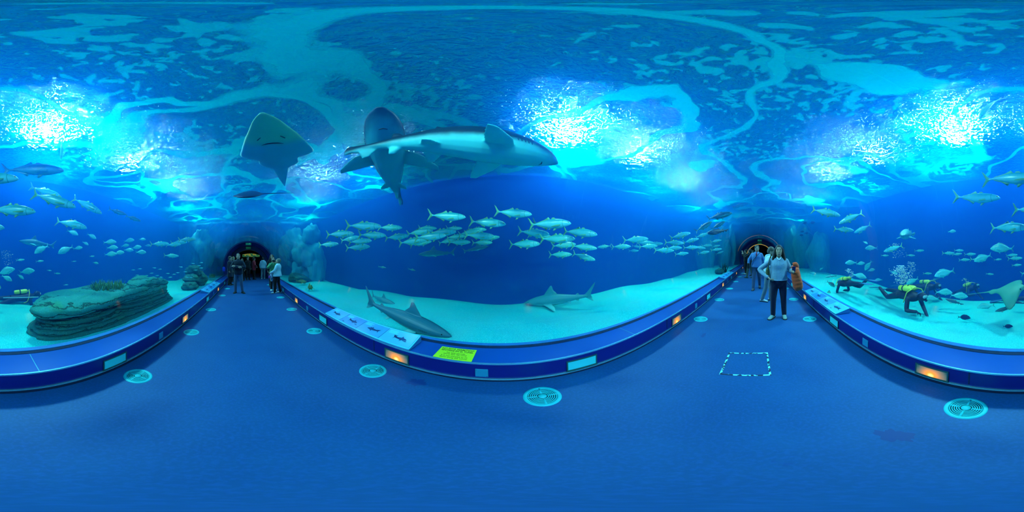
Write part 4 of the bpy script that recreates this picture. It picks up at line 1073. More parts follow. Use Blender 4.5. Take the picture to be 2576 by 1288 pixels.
# rock stack near the crowd
def boulder(nm, c, r, mat, label, seed, rot=0, amp=.18, lay=0., sub=1, parent=None):
    import mathutils
    b = MB(); nu, nv = 36, 22; vs = []
    off = V((seed * 3.7, seed * 1.3, seed * 2.1)); Rz = Matrix.Rotation(rot, 3, 'Z')
    for i in range(nv + 1):
        t_ = PI * i / nv
        for j in range(nu):
            u = 2 * PI * j / nu; n_ = V((math.sin(t_) * math.cos(u), math.sin(t_) * math.sin(u), math.cos(t_)))
            k = 1 + amp * mathutils.noise.noise(n_ * 1.6 + off) * 2 + amp * .5 * mathutils.noise.noise(n_ * 4 + off) * 2
            if lay: k += lay * (.5 - abs((n_.z * 3.1 + .4 * mathutils.noise.noise(n_ * 2 + off)) % 1 - .5))
            p = Rz @ V((n_.x * r[0] * k, n_.y * r[1] * k, n_.z * r[2] * k)); vs.append(p)
    fs = [(i * nu + j, (i + 1) * nu + j, (i + 1) * nu + (j + 1) % nu, i * nu + (j + 1) % nu) for i in range(nv) for j in range(nu)]
    b.add(vs, fs); 
    if parent: o = b.build(nm, mat, parent, loc=V(c) - parent.location)
    else: o = b.build(nm, mat, loc=c); tag(o, label, 'rock')
    return o
def formation(c, label): return tag(empty('rock_formation', c), label, 'rock')
rs = formation((-7.2, -2.5, .2), 'stack of pitted boulders behind the ledge by the crowd')
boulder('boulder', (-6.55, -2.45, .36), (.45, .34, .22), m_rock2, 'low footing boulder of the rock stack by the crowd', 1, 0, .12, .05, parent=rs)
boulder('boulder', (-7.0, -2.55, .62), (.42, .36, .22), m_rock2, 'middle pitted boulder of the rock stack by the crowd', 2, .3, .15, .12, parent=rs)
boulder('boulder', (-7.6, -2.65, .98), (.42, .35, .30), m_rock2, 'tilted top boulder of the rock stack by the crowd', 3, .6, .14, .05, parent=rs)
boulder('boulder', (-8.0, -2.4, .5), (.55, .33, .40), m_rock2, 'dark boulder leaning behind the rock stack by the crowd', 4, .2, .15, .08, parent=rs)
# pale cliff bulges by the green jacket, and the curtain rock at the other end
t = NT('cliff_pale_blue'); co = t.coord(); f = t.noise(co, 1.6, 5, .6)
f2 = t.n('TexNoise', {'Vector': t.n('Mapping', {'Vector': co, 'Scale': (1, 1, .12)}).outputs[0], 'Scale': 4.5, 'Detail': 4}).outputs[0]
m_cliff = t.done(t.princ(color=t.mixc(t.math('MULTIPLY', t.math('ADD', f, f2), .5), (.004, .14, .26), (.03, .5, .62)), rough=.9, spec=.1, normal=t.bump(t.math('ADD', f, f2), .8, .12)))
ca = formation((-9.2, 3.4, .2), 'pale bulging rock cliff right of the grey-haired visitor')
boulder('cliff_bulge', (-8.9, 3.35, 1.75), (.95, .75, .85), m_cliff, 'big rounded pale cliff bulge right of the grey-haired visitor', 5, .4, .16, .05, parent=ca)
boulder('cliff_bulge', (-8.3, 3.7, 1.2), (.55, .5, 1.25), m_cliff, 'hanging fold of pale cliff beside the rounded bulge', 6, .2, .14, parent=ca)
boulder('cliff_bulge', (-9.4, 3.3, .75), (.7, .6, .8), m_cliff, 'shadowed lower cliff block under the rounded bulge', 7, .2, .18, parent=ca)
boulder('cliff_bulge', (-10.4, 2.95, 2.4), (1.3, .75, 1.2), m_cliff, 'tall cliff block hugging the crowded portal', 8, .1, .2, parent=ca)
boulder('cliff_bulge', (-8.6, 3.6, 2.75), (.5, .5, .7), m_cliff, 'upright knob of rock on top of the pale cliff bulge', 9, .1, .2, parent=ca)
boulder('cliff_rock', (-11.2, -3.2, 2.3), (1.2, .8, 1.4), m_cliff, 'cliff block behind the darkly dressed crowd', 10, .1, .2)
boulder('mossy_boulder', (-8.6, 2.7, .4), (.8, .45, .35), m_rock2, 'low mossy boulder behind the ledge near the grey-haired visitor', 11, .1, .16, .06, parent=ca)
cb = formation((13.6, 3.2, .2), 'folded curtain of rock on the notice side of the yellow-rimmed portal'); cc = formation((13.6, -3.4, .2), 'pale streaked cliff behind the orange jacket beside the yellow-rimmed portal')
for i, (x, y, z, rx, ry, rz, lab) in enumerate([(12.2, 4.2, 1.6, .9, .8, 1.9, 'tall folded curtain of rock at the far left of the yellow-rimmed portal'), (13.6, 3.1, 1.7, 1.1, .55, 1.9, 'second fold of the rock curtain, nearer the yellow-rimmed portal'), (15.2, 2.75, 2.0, 1.0, .5, 2.0, 'narrow fold of rock touching the yellow-rimmed portal'),
        (13.2, -3.6, 1.9, 1.2, .8, 2.0, 'pale streaked cliff right of the woman with the orange jacket'), (15.0, -2.9, 1.9, 1.1, .6, 2.1, 'streaked cliff pillar just right of the yellow-rimmed portal'), (11.2, -4.2, 1.4, 1.1, .8, 1.6, 'hazy cliff further right of the streaked one')]):
    boulder('rock_fold', (x, y, z), (rx, ry, rz), m_cliff, lab, 20 + i, .1, .13, parent=cb if y > 0 else cc)
boulder('boulder', (9.2, 2.35, .38), (.35, .25, .2), m_rock2, 'small grey boulder on the sand beside the black coral', 31, .1, .15)

# bottom-dwelling crab-like creature by the ledge: a mottled yellow-brown horned fish on its fins
m_toad = skin_mat('frogfish_skin', (.10, .22, .05), (.26, .36, .10), -.1, .1, .7, .2, noise=.6, nscale=12)
def bottom_fish(c, L, rz, label, seed):
    b = MB(); rnd = random.Random(seed)
    secs = []
    for x, w_, h in [(.5, .03, .03), (.46, .10, .08), (.36, .15, .13), (.2, .15, .14), (.02, .11, .12), (-.18, .07, .09), (-.34, .035, .05), (-.4, .02, .05)]:
        secs.append([V((x, w_ * math.cos(2 * PI * j / 14), h * math.sin(2 * PI * j / 14) + .02)) * L for j in range(14)])
    b.loft(secs)
    for s in (1, -1):
        b.slab([V((x, s * y, z)) * L for x, y, z in [(.3, .12, -.02), (.22, .28, -.12), (.1, .34, -.16), (.06, .26, -.14), (.12, .12, -.05)]], V((0, .004, .012)) * L)
        b.tube([V((.4, s * .06, .1)) * L, V((.42, s * .07, .17)) * L], [.03 * L, .012 * L], 7)
        b.tube([V((.32, s * .08, -.08)) * L, V((.36, s * .1, -.18)) * L], [.03 * L, .014 * L], 7)
    b.slab([V((x, 0, z)) * L for x, z in [(.3, .12), (.15, .25), (-.1, .22), (-.25, .12), (-.2, .06)]], V((0, .012, 0)) * L)
    b.slab([V((x, 0, z)) * L for x, z in [(-.36, .05), (-.5, .14), (-.56, .05), (-.5, -.06), (-.36, -.02)]], V((0, .012, 0)) * L)
    o = b.build('bottom_fish', m_toad, loc=c); o.rotation_euler = (0, .05, rz)
    m = o.modifiers.new('weld', 'REMESH'); m.mode = 'VOXEL'; m.voxel_size = L * .014; m.use_smooth_shade = True
    for s in (1, -1):
        e = MB(); e.ball(V((.43, s * .075, .175)) * L, .02 * L, 8, 6); e.build('eye', m_eyeb, o)
    tag(o, label, 'fish')
bottom_fish((-5.95, 2.35, .42), .62, math.radians(-15), 'mottled yellow-brown bottom fish on the sand behind the ledge by the crowd', 1)
bottom_fish((-7.4, 2.5, .42), .55, math.radians(40), 'second mottled bottom fish, half hidden behind the first', 2)
# ---------------------------------------------------------------- people
m_skin = flat('skin_light', (.42, .26, .18), .55, .3, 0, .1, 20)
m_lip = flat('lip_rose', (.30, .08, .07), .5); m_brow = flat('brow_brown', (.03, .018, .012), .8)
def cloth(name, c, rough=.85, sc=55, nz=.25):
    if name in _flat: return _flat[name]
    t = NT(name); co = t.coord(); f = t.noise(co, sc, 3, .6); g = t.noise(co, 9, 3, .55, 1.2)
    m = t.done(t.princ(color=t.mixc(f, tuple(x * (1 - nz) for x in c), tuple(min(1, x * (1 + nz)) for x in c)), rough=rough, spec=.2, sheen=.2, normal=t.bump(g, .32, .03)))
    _flat[name] = m; return m
def remesh(o, v, it=2):
    m = o.modifiers.new('weld', 'REMESH'); m.mode = 'VOXEL'; m.voxel_size = v; m.use_smooth_shade = True
    s = o.modifiers.new('smooth', 'SMOOTH'); s.factor = .5; s.iterations = it
    return o
def bend_pts(pts, n=6):
    """smooth curve through joint points"""
    out = []; P_ = [V(p) for p in pts]
    for i in range(len(P_) - 1):
        p0, p1, p2, p3 = P_[max(i - 1, 0)], P_[i], P_[i + 1], P_[min(i + 2, len(P_) - 1)]
        for k in range(n):
            t = k / n; out.append(p1.lerp(p2, t) * .75 + .25 * (.5 * (2 * p1 + (p2 - p0) * t + (2 * p0 - 5 * p1 + 4 * p2 - p3) * t * t + (3 * p1 - p0 - 3 * p2 + p3) * t ** 3)))
    return out + [P_[-1]]
def limb(b, pts, rad, n=12):
    c = bend_pts(pts); m = len(pts) - 1
    r = [interp([(i / m, x) for i, x in enumerate(rad)], k / (len(c) - 1)) for k in range(len(c))]
    b.tube(c, r, n)
    b.ball(c[0], r[0], 10, 6); b.ball(c[-1], r[-1], 10, 6)

def hand(b, wrist, d, palm, curl=.5, s=1., left=True):
    """palm and five separate fingers; d along the forearm, palm = direction the palm faces"""
    d = d.normalized(); palm = (palm - d * palm.dot(d)).normalized(); side = d.cross(palm) * (1 if left else -1)   # towards the thumb
    c0 = wrist + d * .015 * s
    b.tube([wrist - d * .02 * s, c0 + d * .02 * s, c0 + d * .05 * s, c0 + d * .085 * s], [(.024 * s, .019 * s), (.034 * s, .017 * s), (.041 * s, .0155 * s), (.038 * s, .013 * s)], 12, up=palm if abs(palm.dot(d)) < .9 else V((0, 0, 1)))
    for k, (off, ln) in enumerate(((.031, .072), (.0105, .080), (-.0105, .074), (-.031, .058))):
        p = c0 + d * .082 * s + side * off * s; q = d + side * off * 2.2; q.normalize(); pts = [p - q * .02 * s, p]; a = 0
        for j, f in enumerate((.42, .32, .26)):
            a += curl * (.75 if j == 0 else .95) * (1 + .12 * k)
            p = p + (q * math.cos(a) + palm * math.sin(a)) * ln * f * s; pts.append(p)
        b.tube(pts, [.0088 * s, .0092 * s, .0085 * s, .0075 * s, .0058 * s], 8)
    p = c0 + d * .028 * s + side * .03 * s; t_ = (d * .7 + side * .75 + palm * .25).normalized()
    p1 = p + t_ * .036 * s; p2 = p1 + (t_ * .55 + d * .5 + palm * curl * .55).normalized() * .03 * s
    b.tube([p - t_ * .012 * s, p, p1, p2], [.012 * s, .0115 * s, .0098 * s, .0068 * s], 8)

def person(loc, face, H=1.7, label='', g=1., lean=(0, 0), arms=None, legs=None, head=(0, 0, 0), hair=('short', (.02, .012, .008)), top=None, pants=None, shoes=(.02, .02, .025), hem=.80,
           hood=False, sleeve=1., vox=.010, loose=1., flare=0., skin=None, collar=None, belt=None, inner=None, curl=(.5, .5), palms=(None, None), group='visitors in the tunnel', puff=False, name='person'):
    k = H / 1.70; r = empty(name, loc, (0, 0, face)); tag(r, label, 'person', group)
    skin = skin or m_skin
    def sp(z):
        t = max(0, z - .9); return V((lean[0] * t, lean[1] * t, z))
    def S(p): return V(p) * k
    sw = .162 * (.93 + .07 * g)
    A = dict(L=[(0, sw, 1.362), (-.02, sw + .075, 1.11), (.05, sw + .06, .87)], R=[(0, -sw, 1.362), (-.02, -sw - .075, 1.11), (.05, -sw - .06, .87)])
    for q in (arms or {}): A[q] = [A[q][0]] + list(arms[q])
    for q in A:
        s_ = sp(A[q][0][2]); A[q] = [V((A[q][0][0] + s_.x, A[q][0][1] + s_.y, A[q][0][2])), V(A[q][1]), V(A[q][2])]
    G = dict(L=[(0, .088, .88), (.015, .098, .48), (-.02, .105, .085), 0.15], R=[(0, -.088, .88), (.015, -.098, .48), (-.02, -.105, .085), -.15])
    for q in (legs or {}): G[q] = [G[q][0]] + list(legs[q])
    TOR = [(.80, .105, .155), (.88, .122 * g, .170 * g), (.96, .120 * g, .166 * g), (1.06, .108 * g * g, .143 * g * g), (1.16, .112 * g, .148 * g), (1.26, .122 * g, .160 * g), (1.34, .112, .170), (1.40, .085, .150), (1.435, .060, .085)]
    def torso(b, z0, z1, th, fl=0):
        secs = []
        n = 14
        for i in range(n + 1):
            z = lerp(z0, z1, i / n); rx = spline([(a, x) for a, x, _ in TOR], z) + th; ry = spline([(a, y) for a, _, y in TOR], z) + th
            f_ = 1 + fl * max(0, 1 - i / 6); c = sp(z)
            secs.append([S((c.x + (rx * f_) * math.cos(2 * PI * j / 20), c.y + ry * f_ * math.sin(2 * PI * j / 20), z)) for j in range(20)])
        b.loft(secs)
    # --- body: one continuous skin
    hy, hp, hr = head; HR = Matrix.Rotation(hy, 3, 'Z') @ Matrix.Rotation(-hp, 3, 'Y') @ Matrix.Rotation(hr, 3, 'X')
    nb = sp(1.43); hc = sp(1.568) + HR @ V((.012, 0, .0))
    def HP(p): return S(hc + HR @ V(p) * 1.1)
    b = MB()
    secs = []
    for z, xc, rx, ry in [(-.125, .035, .012, .014), (-.118, .036, .034, .034), (-.098, .030, .055, .047), (-.06, .014, .078, .061), (-.015, .002, .093, .070), (.03, -.004, .097, .075), (.07, -.008, .090, .070), (.1, -.012, .068, .054), (.117, -.014, .036, .03), (.121, -.014, .008, .008)]:
        secs.append([HP((xc + rx * math.cos(2 * PI * j / 20) * (1 if math.cos(2 * PI * j / 20) > 0 else 1.02), ry * math.sin(2 * PI * j / 20), z)) for j in range(20)])
    b.loft(secs)
    b.tube([HP((.088, 0, .024)), HP((.100, 0, .0)), HP((.112, 0, -.022)), HP((.096, 0, -.032))], [.007 * k, .009 * k, .0125 * k, .008 * k], 8)
    for s_ in (1, -1):
        b.ball(HP((-.004, s_ * .073, -.004)), (.016 * k, .008 * k, .029 * k), 8, 6, Matrix.Rotation(face * 0 + hy, 3, 'Z'))
        b.ball(HP((.086, s_ * .032, .030)), (.012 * k, .018 * k, .006 * k), 8, 6); b.ball(HP((.062, s_ * .042, -.025)), (.022 * k, .018 * k, .02 * k), 8, 6)
    b.ball(HP((.088, 0, -.062)), (.010 * k, .022 * k, .009 * k), 10, 6)
    b.tube([S(sp(1.38)), S(sp(1.43)), S((sp(1.49) + HR @ V((.0, 0, 0)))), HP((-.01, 0, -.05))], [.075 * k, .058 * k, .052 * k, .056 * k], 14)
    torso(b, .80, 1.42, -.012)
    for q in 'LR':
        sh, el, wr = A[q]; limb(b, [S(sh), S(el), S(wr)], [.048 * k, .038 * k, .026 * k], 10)
        pl = palms[0 if q == 'L' else 1]; pl = V(pl) if pl else V((0, -1 if q == 'L' else 1, 0))
        hand(b, S(wr), (V(wr) - V(el)), pl, curl[0 if q == 'L' else 1], k * 1.02, q == 'L')
        hi, kn, an = (V(p) for p in G[q][:3]); limb(b, [S(hi), S(kn), S(an)], [.078 * g * k, .052 * k, .036 * k], 10)
        fy = G[q][3]; f = V((math.cos(fy), math.sin(fy), 0))
        b.tube([S(an), S(an - V((0, 0, .05)) + f * .03), S(an + f * .12 - V((0, 0, .055)))], [.034 * k, .03 * k, .022 * k], 8)
    remesh(b.build('body', skin, r), vox * k)
    for s_ in (1, -1):
        e = MB(); e.ball(HP((.0885, s_ * .032, .012)), (.008 * k, .0125 * k, .0052 * k), 10, 6); e.mi = 1; e.ball(HP((.0945, s_ * .031, .012)), (.0048 * k, .0062 * k, .0052 * k), 8, 5); e.build('eye', [m_eyew2, m_eyeb], r)
        e = MB(); e.tube([HP((.094, s_ * .016, .034)), HP((.097, s_ * .032, .040)), HP((.084, s_ * .05, .034))], [.003 * k, .0038 * k, .002 * k], 6); e.build('eyebrow', m_brow, r)
    e = MB(); e.tube([HP((.090, -.025, -.064)), HP((.100, -.01, -.060)), HP((.102, 0, -.062)), HP((.100, .01, -.060)), HP((.090, .025, -.064))], [.002 * k, .0052 * k, .0062 * k, .0052 * k, .002 * k], 7); e.build('mouth', m_lip, r)
    # --- hair
    st, hcol = hair; hm = cloth('hair_%02d_%02d_%02d' % tuple(int(x * 99) for x in hcol), hcol, .5, 90, .4)
    if st != 'bald':
        b = MB(); b.ball(HP((-.012, 0, .036)), (.108 * k, .092 * k, .106 * k), 18, 12, HR)
        b.ball(HP((-.05, 0, -.015)), (.07 * k, .082 * k, .08 * k), 14, 10, HR)
        if st == 'long':
            for i in range(15):
                a = math.radians(lerp(62, 298, i / 14)); c_, s_ = math.cos(a), math.sin(a); ln = .27 if c_ < .2 else .24
                p0 = HP((c_ * .075 - .01, s_ * .08, .05)); p1 = HP((c_ * .09 - .005, s_ * .098, -.06)); zf = S(sp(1.585)) - V((0, 0, ln * k))
                p2 = V((p1.x * 1.0, p1.y * 1.0, 0)) + V((0, 0, HP((0, 0, -.17)).z)); p2 += (HR @ V((c_ * .012, s_ * .03, 0))) * k; p3 = p2 - V((.008, 0, (ln - .17) * k)) + (HR @ V((0, s_ * .012, 0))) * k
                b.tube([p0, p1, p2, p3], [.022 * k, .03 * k, .03 * k, .013 * k], 8)
        elif st == 'curly':
            rn = random.Random(3)
            for i in range(26):
                a, e_ = rn.uniform(.9, 5.4), rn.uniform(-.5, 1.4); b.ball(HP((-.02 + .085 * math.cos(a) * math.cos(e_), .085 * math.sin(a) * math.cos(e_), .03 + .1 * math.sin(e_))), .026 * k, 8, 6)
        elif st == 'bun': b.ball(HP((-.12, 0, .04)), .045 * k, 10, 8)
        elif st == 'bob':
            for s_ in (1, -1): b.tube([HP((.0, s_ * .078, .03)), HP((.005, s_ * .088, -.04)), HP((.0, s_ * .082, -.085))], [.02 * k, .026 * k, .015 * k], 8)
            b.ball(HP((-.06, 0, -.05)), (.06 * k, .08 * k, .07 * k), 12, 8, HR)
        o = b.build('hair', hm, r); remesh(o, .009 * k, 2)
    # --- clothes
    if top:
        b = MB(); th = .022 * loose; torso(b, hem, 1.425, th, flare)
        for q in 'LR':
            sh, el, wr = A[q]; w2 = el.lerp(wr, .93 * sleeve)
            limb(b, [S(sh - V((0, 0, .012))), S(el), S(w2)], [(.052 + .012 * loose) * k, (.048 + .011 * loose) * k, (.036 + .009 * loose) * k], 12)
            b.ball(S(sh + V((0, 0, -.022))), (.052 + .012 * loose) * k, 12, 8)
            if puff:
                for t_ in (.3, .6, .9, 1.2, 1.5, 1.8): b.ball(S(sh.lerp(el, t_) if t_ < 1 else el.lerp(wr, t_ - 1)), (.066 - .012 * t_ * .5) * k, 10, 6)
        if hood:
            b.tube([S(sp(1.44) + V((.07 * math.cos(a) - .035, .095 * math.sin(a), .01 * math.cos(a)))) for a in [lerp(.7, 2 * PI - .7, i / 12) for i in range(13)]], [.02 * k] + [.04 * k] * 11 + [.02 * k], 10)
            b.ball(S(sp(1.40) + V((-.11, 0, -.02))), (.06 * k, .10 * k, .08 * k), 12, 8)
        elif collar:
            b.tube([S(sp(1.44) + V((.066 * math.cos(a) , .07 * math.sin(a), .005))) for a in [lerp(.35, 2 * PI - .35, i / 12) for i in range(13)]], .018 * k, 8)
        o = b.build('jacket' if hood or collar else 'shirt', top, r); remesh(o, .0115 * k, 2)
    if inner:
        b = MB(); b.tube([S(sp(1.43) + V((.05, 0, .0))), S(sp(1.36) + V((.118, 0, 0))), S(sp(1.27) + V((.137 * g, 0, 0)))], [.03 * k, .026 * k, .01 * k], 8); b.build('undershirt', inner, r)
    if pants:
        b = MB(); torso(b, .80, .97, .006)
        for q in 'LR':
            hi, kn, an = (V(p) for p in G[q][:3])
            limb(b, [S(hi), S(kn), S(an + V((0, 0, .0)))], [.098 * g * k, (.068 + .02 * flare) * (.9 + .1 * g) * k, (.058 + .03 * flare) * k], 14)
        b.ball(S((0, 0, .83)), (.115 * g * k, .15 * g * k, .09 * k), 14, 8)
        o = b.build('trousers', pants, r); remesh(o, .0115 * k, 2)
    if belt:
        b = MB(); c = sp(.985)
        b.lathe([((.0), 0)], n=3) if False else None
        b.tube([S((c.x + (.120 * g + .012) * math.cos(2 * PI * j / 24), c.y + (.166 * g + .012) * math.sin(2 * PI * j / 24), .932)) for j in range(25)], .010 * k, 6); b.build('belt', belt, r)
    sm = flat('shoe_%02d_%02d_%02d' % tuple(int(x * 99) for x in shoes), shoes, .6, .3, 0, .2, 30); sole = flat('shoe_sole_dark', (.02, .03, .03), .8)
    for q in 'LR':
        an = V(G[q][2]); fy = G[q][3]; f = V((math.cos(fy), math.sin(fy), 0)); sd = V((-f.y, f.x, 0)); base = an.z - .085
        b = MB(); secs = []
        for u, w_, h in [(-.075, .022, .05), (-.06, .036, .085), (-.02, .041, .105), (.03, .043, .095), (.08, .046, .07), (.13, .048, .052), (.165, .040, .04), (.185, .018, .022)]:
            secs.append([S(V((an.x, an.y, base)) + f * u + sd * (w_ * math.cos(a)) + V((0, 0, h * .5 + h * .5 * math.sin(a) + .004))) for a in [2 * PI * j / 14 for j in range(14)]])
        b.loft(secs); o = b.build('shoe', sm, r); o.modifiers.new('sub', 'SUBSURF').levels = 1; o.modifiers['sub'].render_levels = 1
        b = MB(); secs = []
        for u, w_ in [(-.08, .02), (-.065, .038), (0, .043), (.08, .049), (.14, .05), (.175, .04), (.192, .015)]:
            secs.append([S(V((an.x, an.y, base)) + f * u + sd * (w_ * x) + V((0, 0, z))) for x, z in ((-1, .001), (1, .001), (1, .022), (-1, .022))])
        b.loft(secs); b.build('sole', sole, o, smooth=False)
    r['k'] = k
    return r, S, sp, A
m_eyew2 = flat('eye_white', (.55, .6, .6), .3)
def towards(loc, p=(0, 0)): return math.atan2(p[1] - loc[1], p[0] - loc[0])

jn = cloth('denim_blue_grey', (.05, .09, .16)); navy = cloth('trouser_navy', (.006, .010, .035)); black = cloth('cloth_black', (.005, .006, .010))
dkj = cloth('jacket_dark_navy', (.008, .014, .030)); grn = cloth('jacket_green', (.05, .26, .11)); pale = cloth('jacket_pale_blue', (.34, .60, .68)); parka = cloth('parka_pale_grey', (.40, .62, .66))
tee = cloth('tee_blue_grey', (.22, .36, .48)); shirtb = cloth('shirt_blue', (.10, .26, .52)); redj = cloth('jacket_red', (.34, .015, .03)); grey = cloth('trouser_grey', (.14, .22, .26)); maroon = cloth('cloth_maroon', (.10, .008, .02)); khaki = cloth('trouser_khaki', (.10, .15, .10))
orange = cloth('puffer_orange', (.95, .10, .025), .55, 40, .1); brown = flat('bag_olive_brown', (.09, .09, .03), .6, .3, 0, .2, 15)

# woman with the orange jacket
L = V((3.60, -.42, 0)); fa = towards(L) + .05
w, S, sp, A = person(L, fa, 1.69, 'woman in blue-grey long-sleeved top and navy trousers, hand on hip, nearest the camera', g=1.09, head=(-.03, .05, 0),
    arms=dict(R=[(-.10, -.44, 1.14), (.08, -.235, .985)], L=[(-.03, .27, 1.14), (.17, .275, 1.15)]), legs=dict(R=[(.03, -.115, .47), (.0, -.115, .085), -.55], L=[(.01, .115, .48), (-.03, .14, .085), .05]),
    hair=('long', (.012, .006, .004)), top=tee, pants=navy, shoes=(.22, .34, .32), hem=.92, vox=.0075, belt=cloth('belt_white', (.5, .7, .75)), loose=.8, curl=(1.0, .75), palms=((0, -.3, -1), (.2, .9, .1)), collar=None, group=None)
b = MB(); b.tube([S((.085, -.05, 1.445)), S((.115, -.028, 1.40)), S((.132, 0, 1.375)), S((.115, .028, 1.40)), S((.085, .05, 1.445))], [.008, .014, .012, .014, .008], 7); b.build('collar', cloth('collar_white', (.5, .7, .75)), w)
def world_of(r, p): bpy.context.view_layer.update(); return r.matrix_world @ p
# puffer jacket hanging over her left forearm
r = empty('puffer_jacket', L, (0, 0, fa)); tag(r, 'orange quilted puffer jacket draped over the woman\'s forearm', 'jacket')
b = MB()
jp = [(1.235, .05, .335, .05, .05), (1.17, .065, .355, .10, .085), (1.06, .06, .375, .118, .10), (.95, .05, .395, .118, .112), (.84, .04, .42, .122, .118), (.74, .035, .435, .112, .108), (.68, .03, .44, .07, .07), (.665, .03, .44, .02, .02)]
secs = []
for i in range(57):
    z = lerp(1.235, .665, i / 56); q = [interp([(-a[0], a[n]) for a in jp], -z) for n in (1, 2, 3, 4)]; m_ = 1 + .075 * math.sqrt(abs(math.sin(z * PI / .082)))
    secs.append([(q[0] + q[2] * m_ * math.cos(u) * (1 + .06 * math.sin(3 * u + z * 6)), q[1] + q[3] * m_ * math.sin(u) * (1 + .05 * math.sin(2 * u + z * 9)), z + .012 * math.sin(2 * u)) for u in [2 * PI * j / 28 for j in range(28)]])
b.loft(secs); o = b.build('body', orange, r)
b = MB(); b.tube(bend_pts([(.12, .30, 1.27), (.13, .36, 1.285), (.07, .40, 1.24), (.06, .405, 1.1)]), [.045] * 19, 10); o = b.build('sleeve', orange, r); remesh(o, .009, 1)
b = MB(); b.tube([(.11, .44, 1.06), (.09, .455, .9), (.07, .47, .78)], [.006, .016, .012], 8); b.build('lining', cloth('lining_maroon', (.12, .02, .02)), r)
r = empty('phone', L, (0, 0, fa)); tag(r, 'dark phone held in the woman\'s hand above the orange jacket', 'phone')
b = MB(); b.box((.262, .30, 1.18), (.012, .075, .14), Matrix.Rotation(.5, 3, 'Y')); b.build('case', flat('phone_navy', (.01, .03, .12), .3), r, smooth=False, bevel=.004)
b = MB(); b.box((.2685, .30, 1.1835), (.002, .064, .122), Matrix.Rotation(.5, 3, 'Y')); b.build('screen', flat('phone_screen', (.005, .01, .02), .1), r, smooth=False)
r = empty('shoulder_bag', L, (0, 0, fa)); tag(r, 'olive-brown shoulder bag tucked under the arm of the hand on her hip', 'bag')
b = MB(); b.ball((-.03, -.245, 1.05), (.115, .05, .15), 16, 10); b.box((-.03, -.245, 1.05), (.2, .06, .2)); o = b.build('bag', brown, r); remesh(o, .01, 2)
b = MB(); b.tube(bend_pts([(.05, -.235, 1.15), (.06, -.215, 1.35), (.0, -.165, 1.49), (-.1, -.20, 1.35), (-.1, -.24, 1.15)]), (.014, .005), 8); b.build('strap', brown, r)
# person in parka
L = at_z(1932, 757, 0)
pk, S, sp, A = person(L, math.radians(-105), 1.70, 'person in pale hooded parka and grey trousers, seen from the side behind the woman', g=1.08, lean=(.10, 0), head=(.1, -.25, 0), arms=dict(L=[(.0, .30, 1.13), (.26, .18, 1.15)], R=[(.0, -.30, 1.13), (.26, -.16, 1.15)]),
    legs=dict(L=[(.06, .10, .48), (.05, .11, .085), .1], R=[(-.04, -.10, .48), (-.16, -.10, .085), -.05]), hair=('short', (.09, .07, .05)), top=parka, pants=grey, shoes=(.45, .62, .66), hem=.80, hood=True, loose=1.35, group=None, curl=(.9, .9))
b = MB()
for s_ in (1, -1): b.tube([S(V((.135, s_ * .032 + .0, 1.60)) + V((.03 * math.cos(a), .022 * math.sin(a) , .016 * math.sin(a)))) for a in [0, 1, 2, 3, 4, 5, 6.28]], .003, 5)
b.build('glasses', m_eyeb, pk)
# man in blue shirt
L = at_z(1903, 728, 0) + V((.05, 0, 0))
mb, S, sp, A = person(L, towards(L) - .1, 1.82, 'man in open blue shirt over red, walking this way with a bag strapped across', g=1.12, head=(.25, .0, 0), arms=dict(R=[(.0, -.30, 1.13), (.06, -.31, .90)], L=[(-.03, .27, 1.12), (.02, .26, .88)]),
    legs=dict(R=[(.10, -.10, .50), (.16, -.105, .085), -.1], L=[(-.02, .10, .49), (-.24, .10, .12), .1]), hair=('short', (.02, .018, .016)), top=shirtb, pants=jn, shoes=(.05, .05, .06), hem=.86, collar=True, inner=redj, loose=1.1, group=None)
r = empty('messenger_bag', L, (0, 0, towards(L) - .1)); tag(r, 'dark messenger bag slung across the man in blue', 'bag')
b = MB(); b.box((.08, -.33, .98), (.24, .09, .22)); o = b.build('bag', black, r, bevel=.025)
b = MB(); b.tube(bend_pts([(.12, -.24, 1.08), (.19, -.05, 1.30), (.10, .13, 1.52), (-.08, .12, 1.52), (-.17, -.05, 1.3), (.0, -.26, 1.08)]), (.024, .006), 8); b.build('strap', black, r)
# group beyond
def P0(px, py): return at_z(px, py, 0)
L = P0(1886, 699); person(L, math.radians(60), 1.70, 'person in dark jacket and khaki trousers left of the man in blue', arms=dict(L=[(.12, .30, 1.22), (.36, .22, 1.42)]), hair=('curly', (.012, .012, .012)), top=black, pants=khaki, shoes=(.10, .16, .12), hood=True, hem=.82, legs=dict(L=[(.08, .1, .48), (.12, .12, .085), .2], R=[(-.04, -.1, .48), (-.16, -.1, .085), -.1]), group=None)
L = P0(1876, 690); person(L, math.radians(110), 1.72, 'dark-clad person lifting a camera at the left wall near the yellow-rimmed portal', arms=dict(L=[(.16, .26, 1.24), (.24, .08, 1.52)], R=[(.16, -.26, 1.24), (.24, -.08, 1.52)]), hair=('short', (.02, .015, .01)), top=black, pants=black, shoes=(.4, .5, .5), hem=.84, group=None, sleeve=.55)
L = P0(1893, 694); person(L, math.radians(150), 1.66, 'short-haired person half hidden behind the khaki trousers', hair=('bob', (.03, .02, .012)), top=cloth('jacket_slate', (.03, .06, .10)), pants=jn, group=None, hem=.8)
L = P0(1937, 700); person(L, math.radians(200), 1.72, 'dark-haired person mostly hidden between the parka and the woman', hair=('short', (.01, .01, .01)), top=dkj, pants=black, group=None, hem=.8)

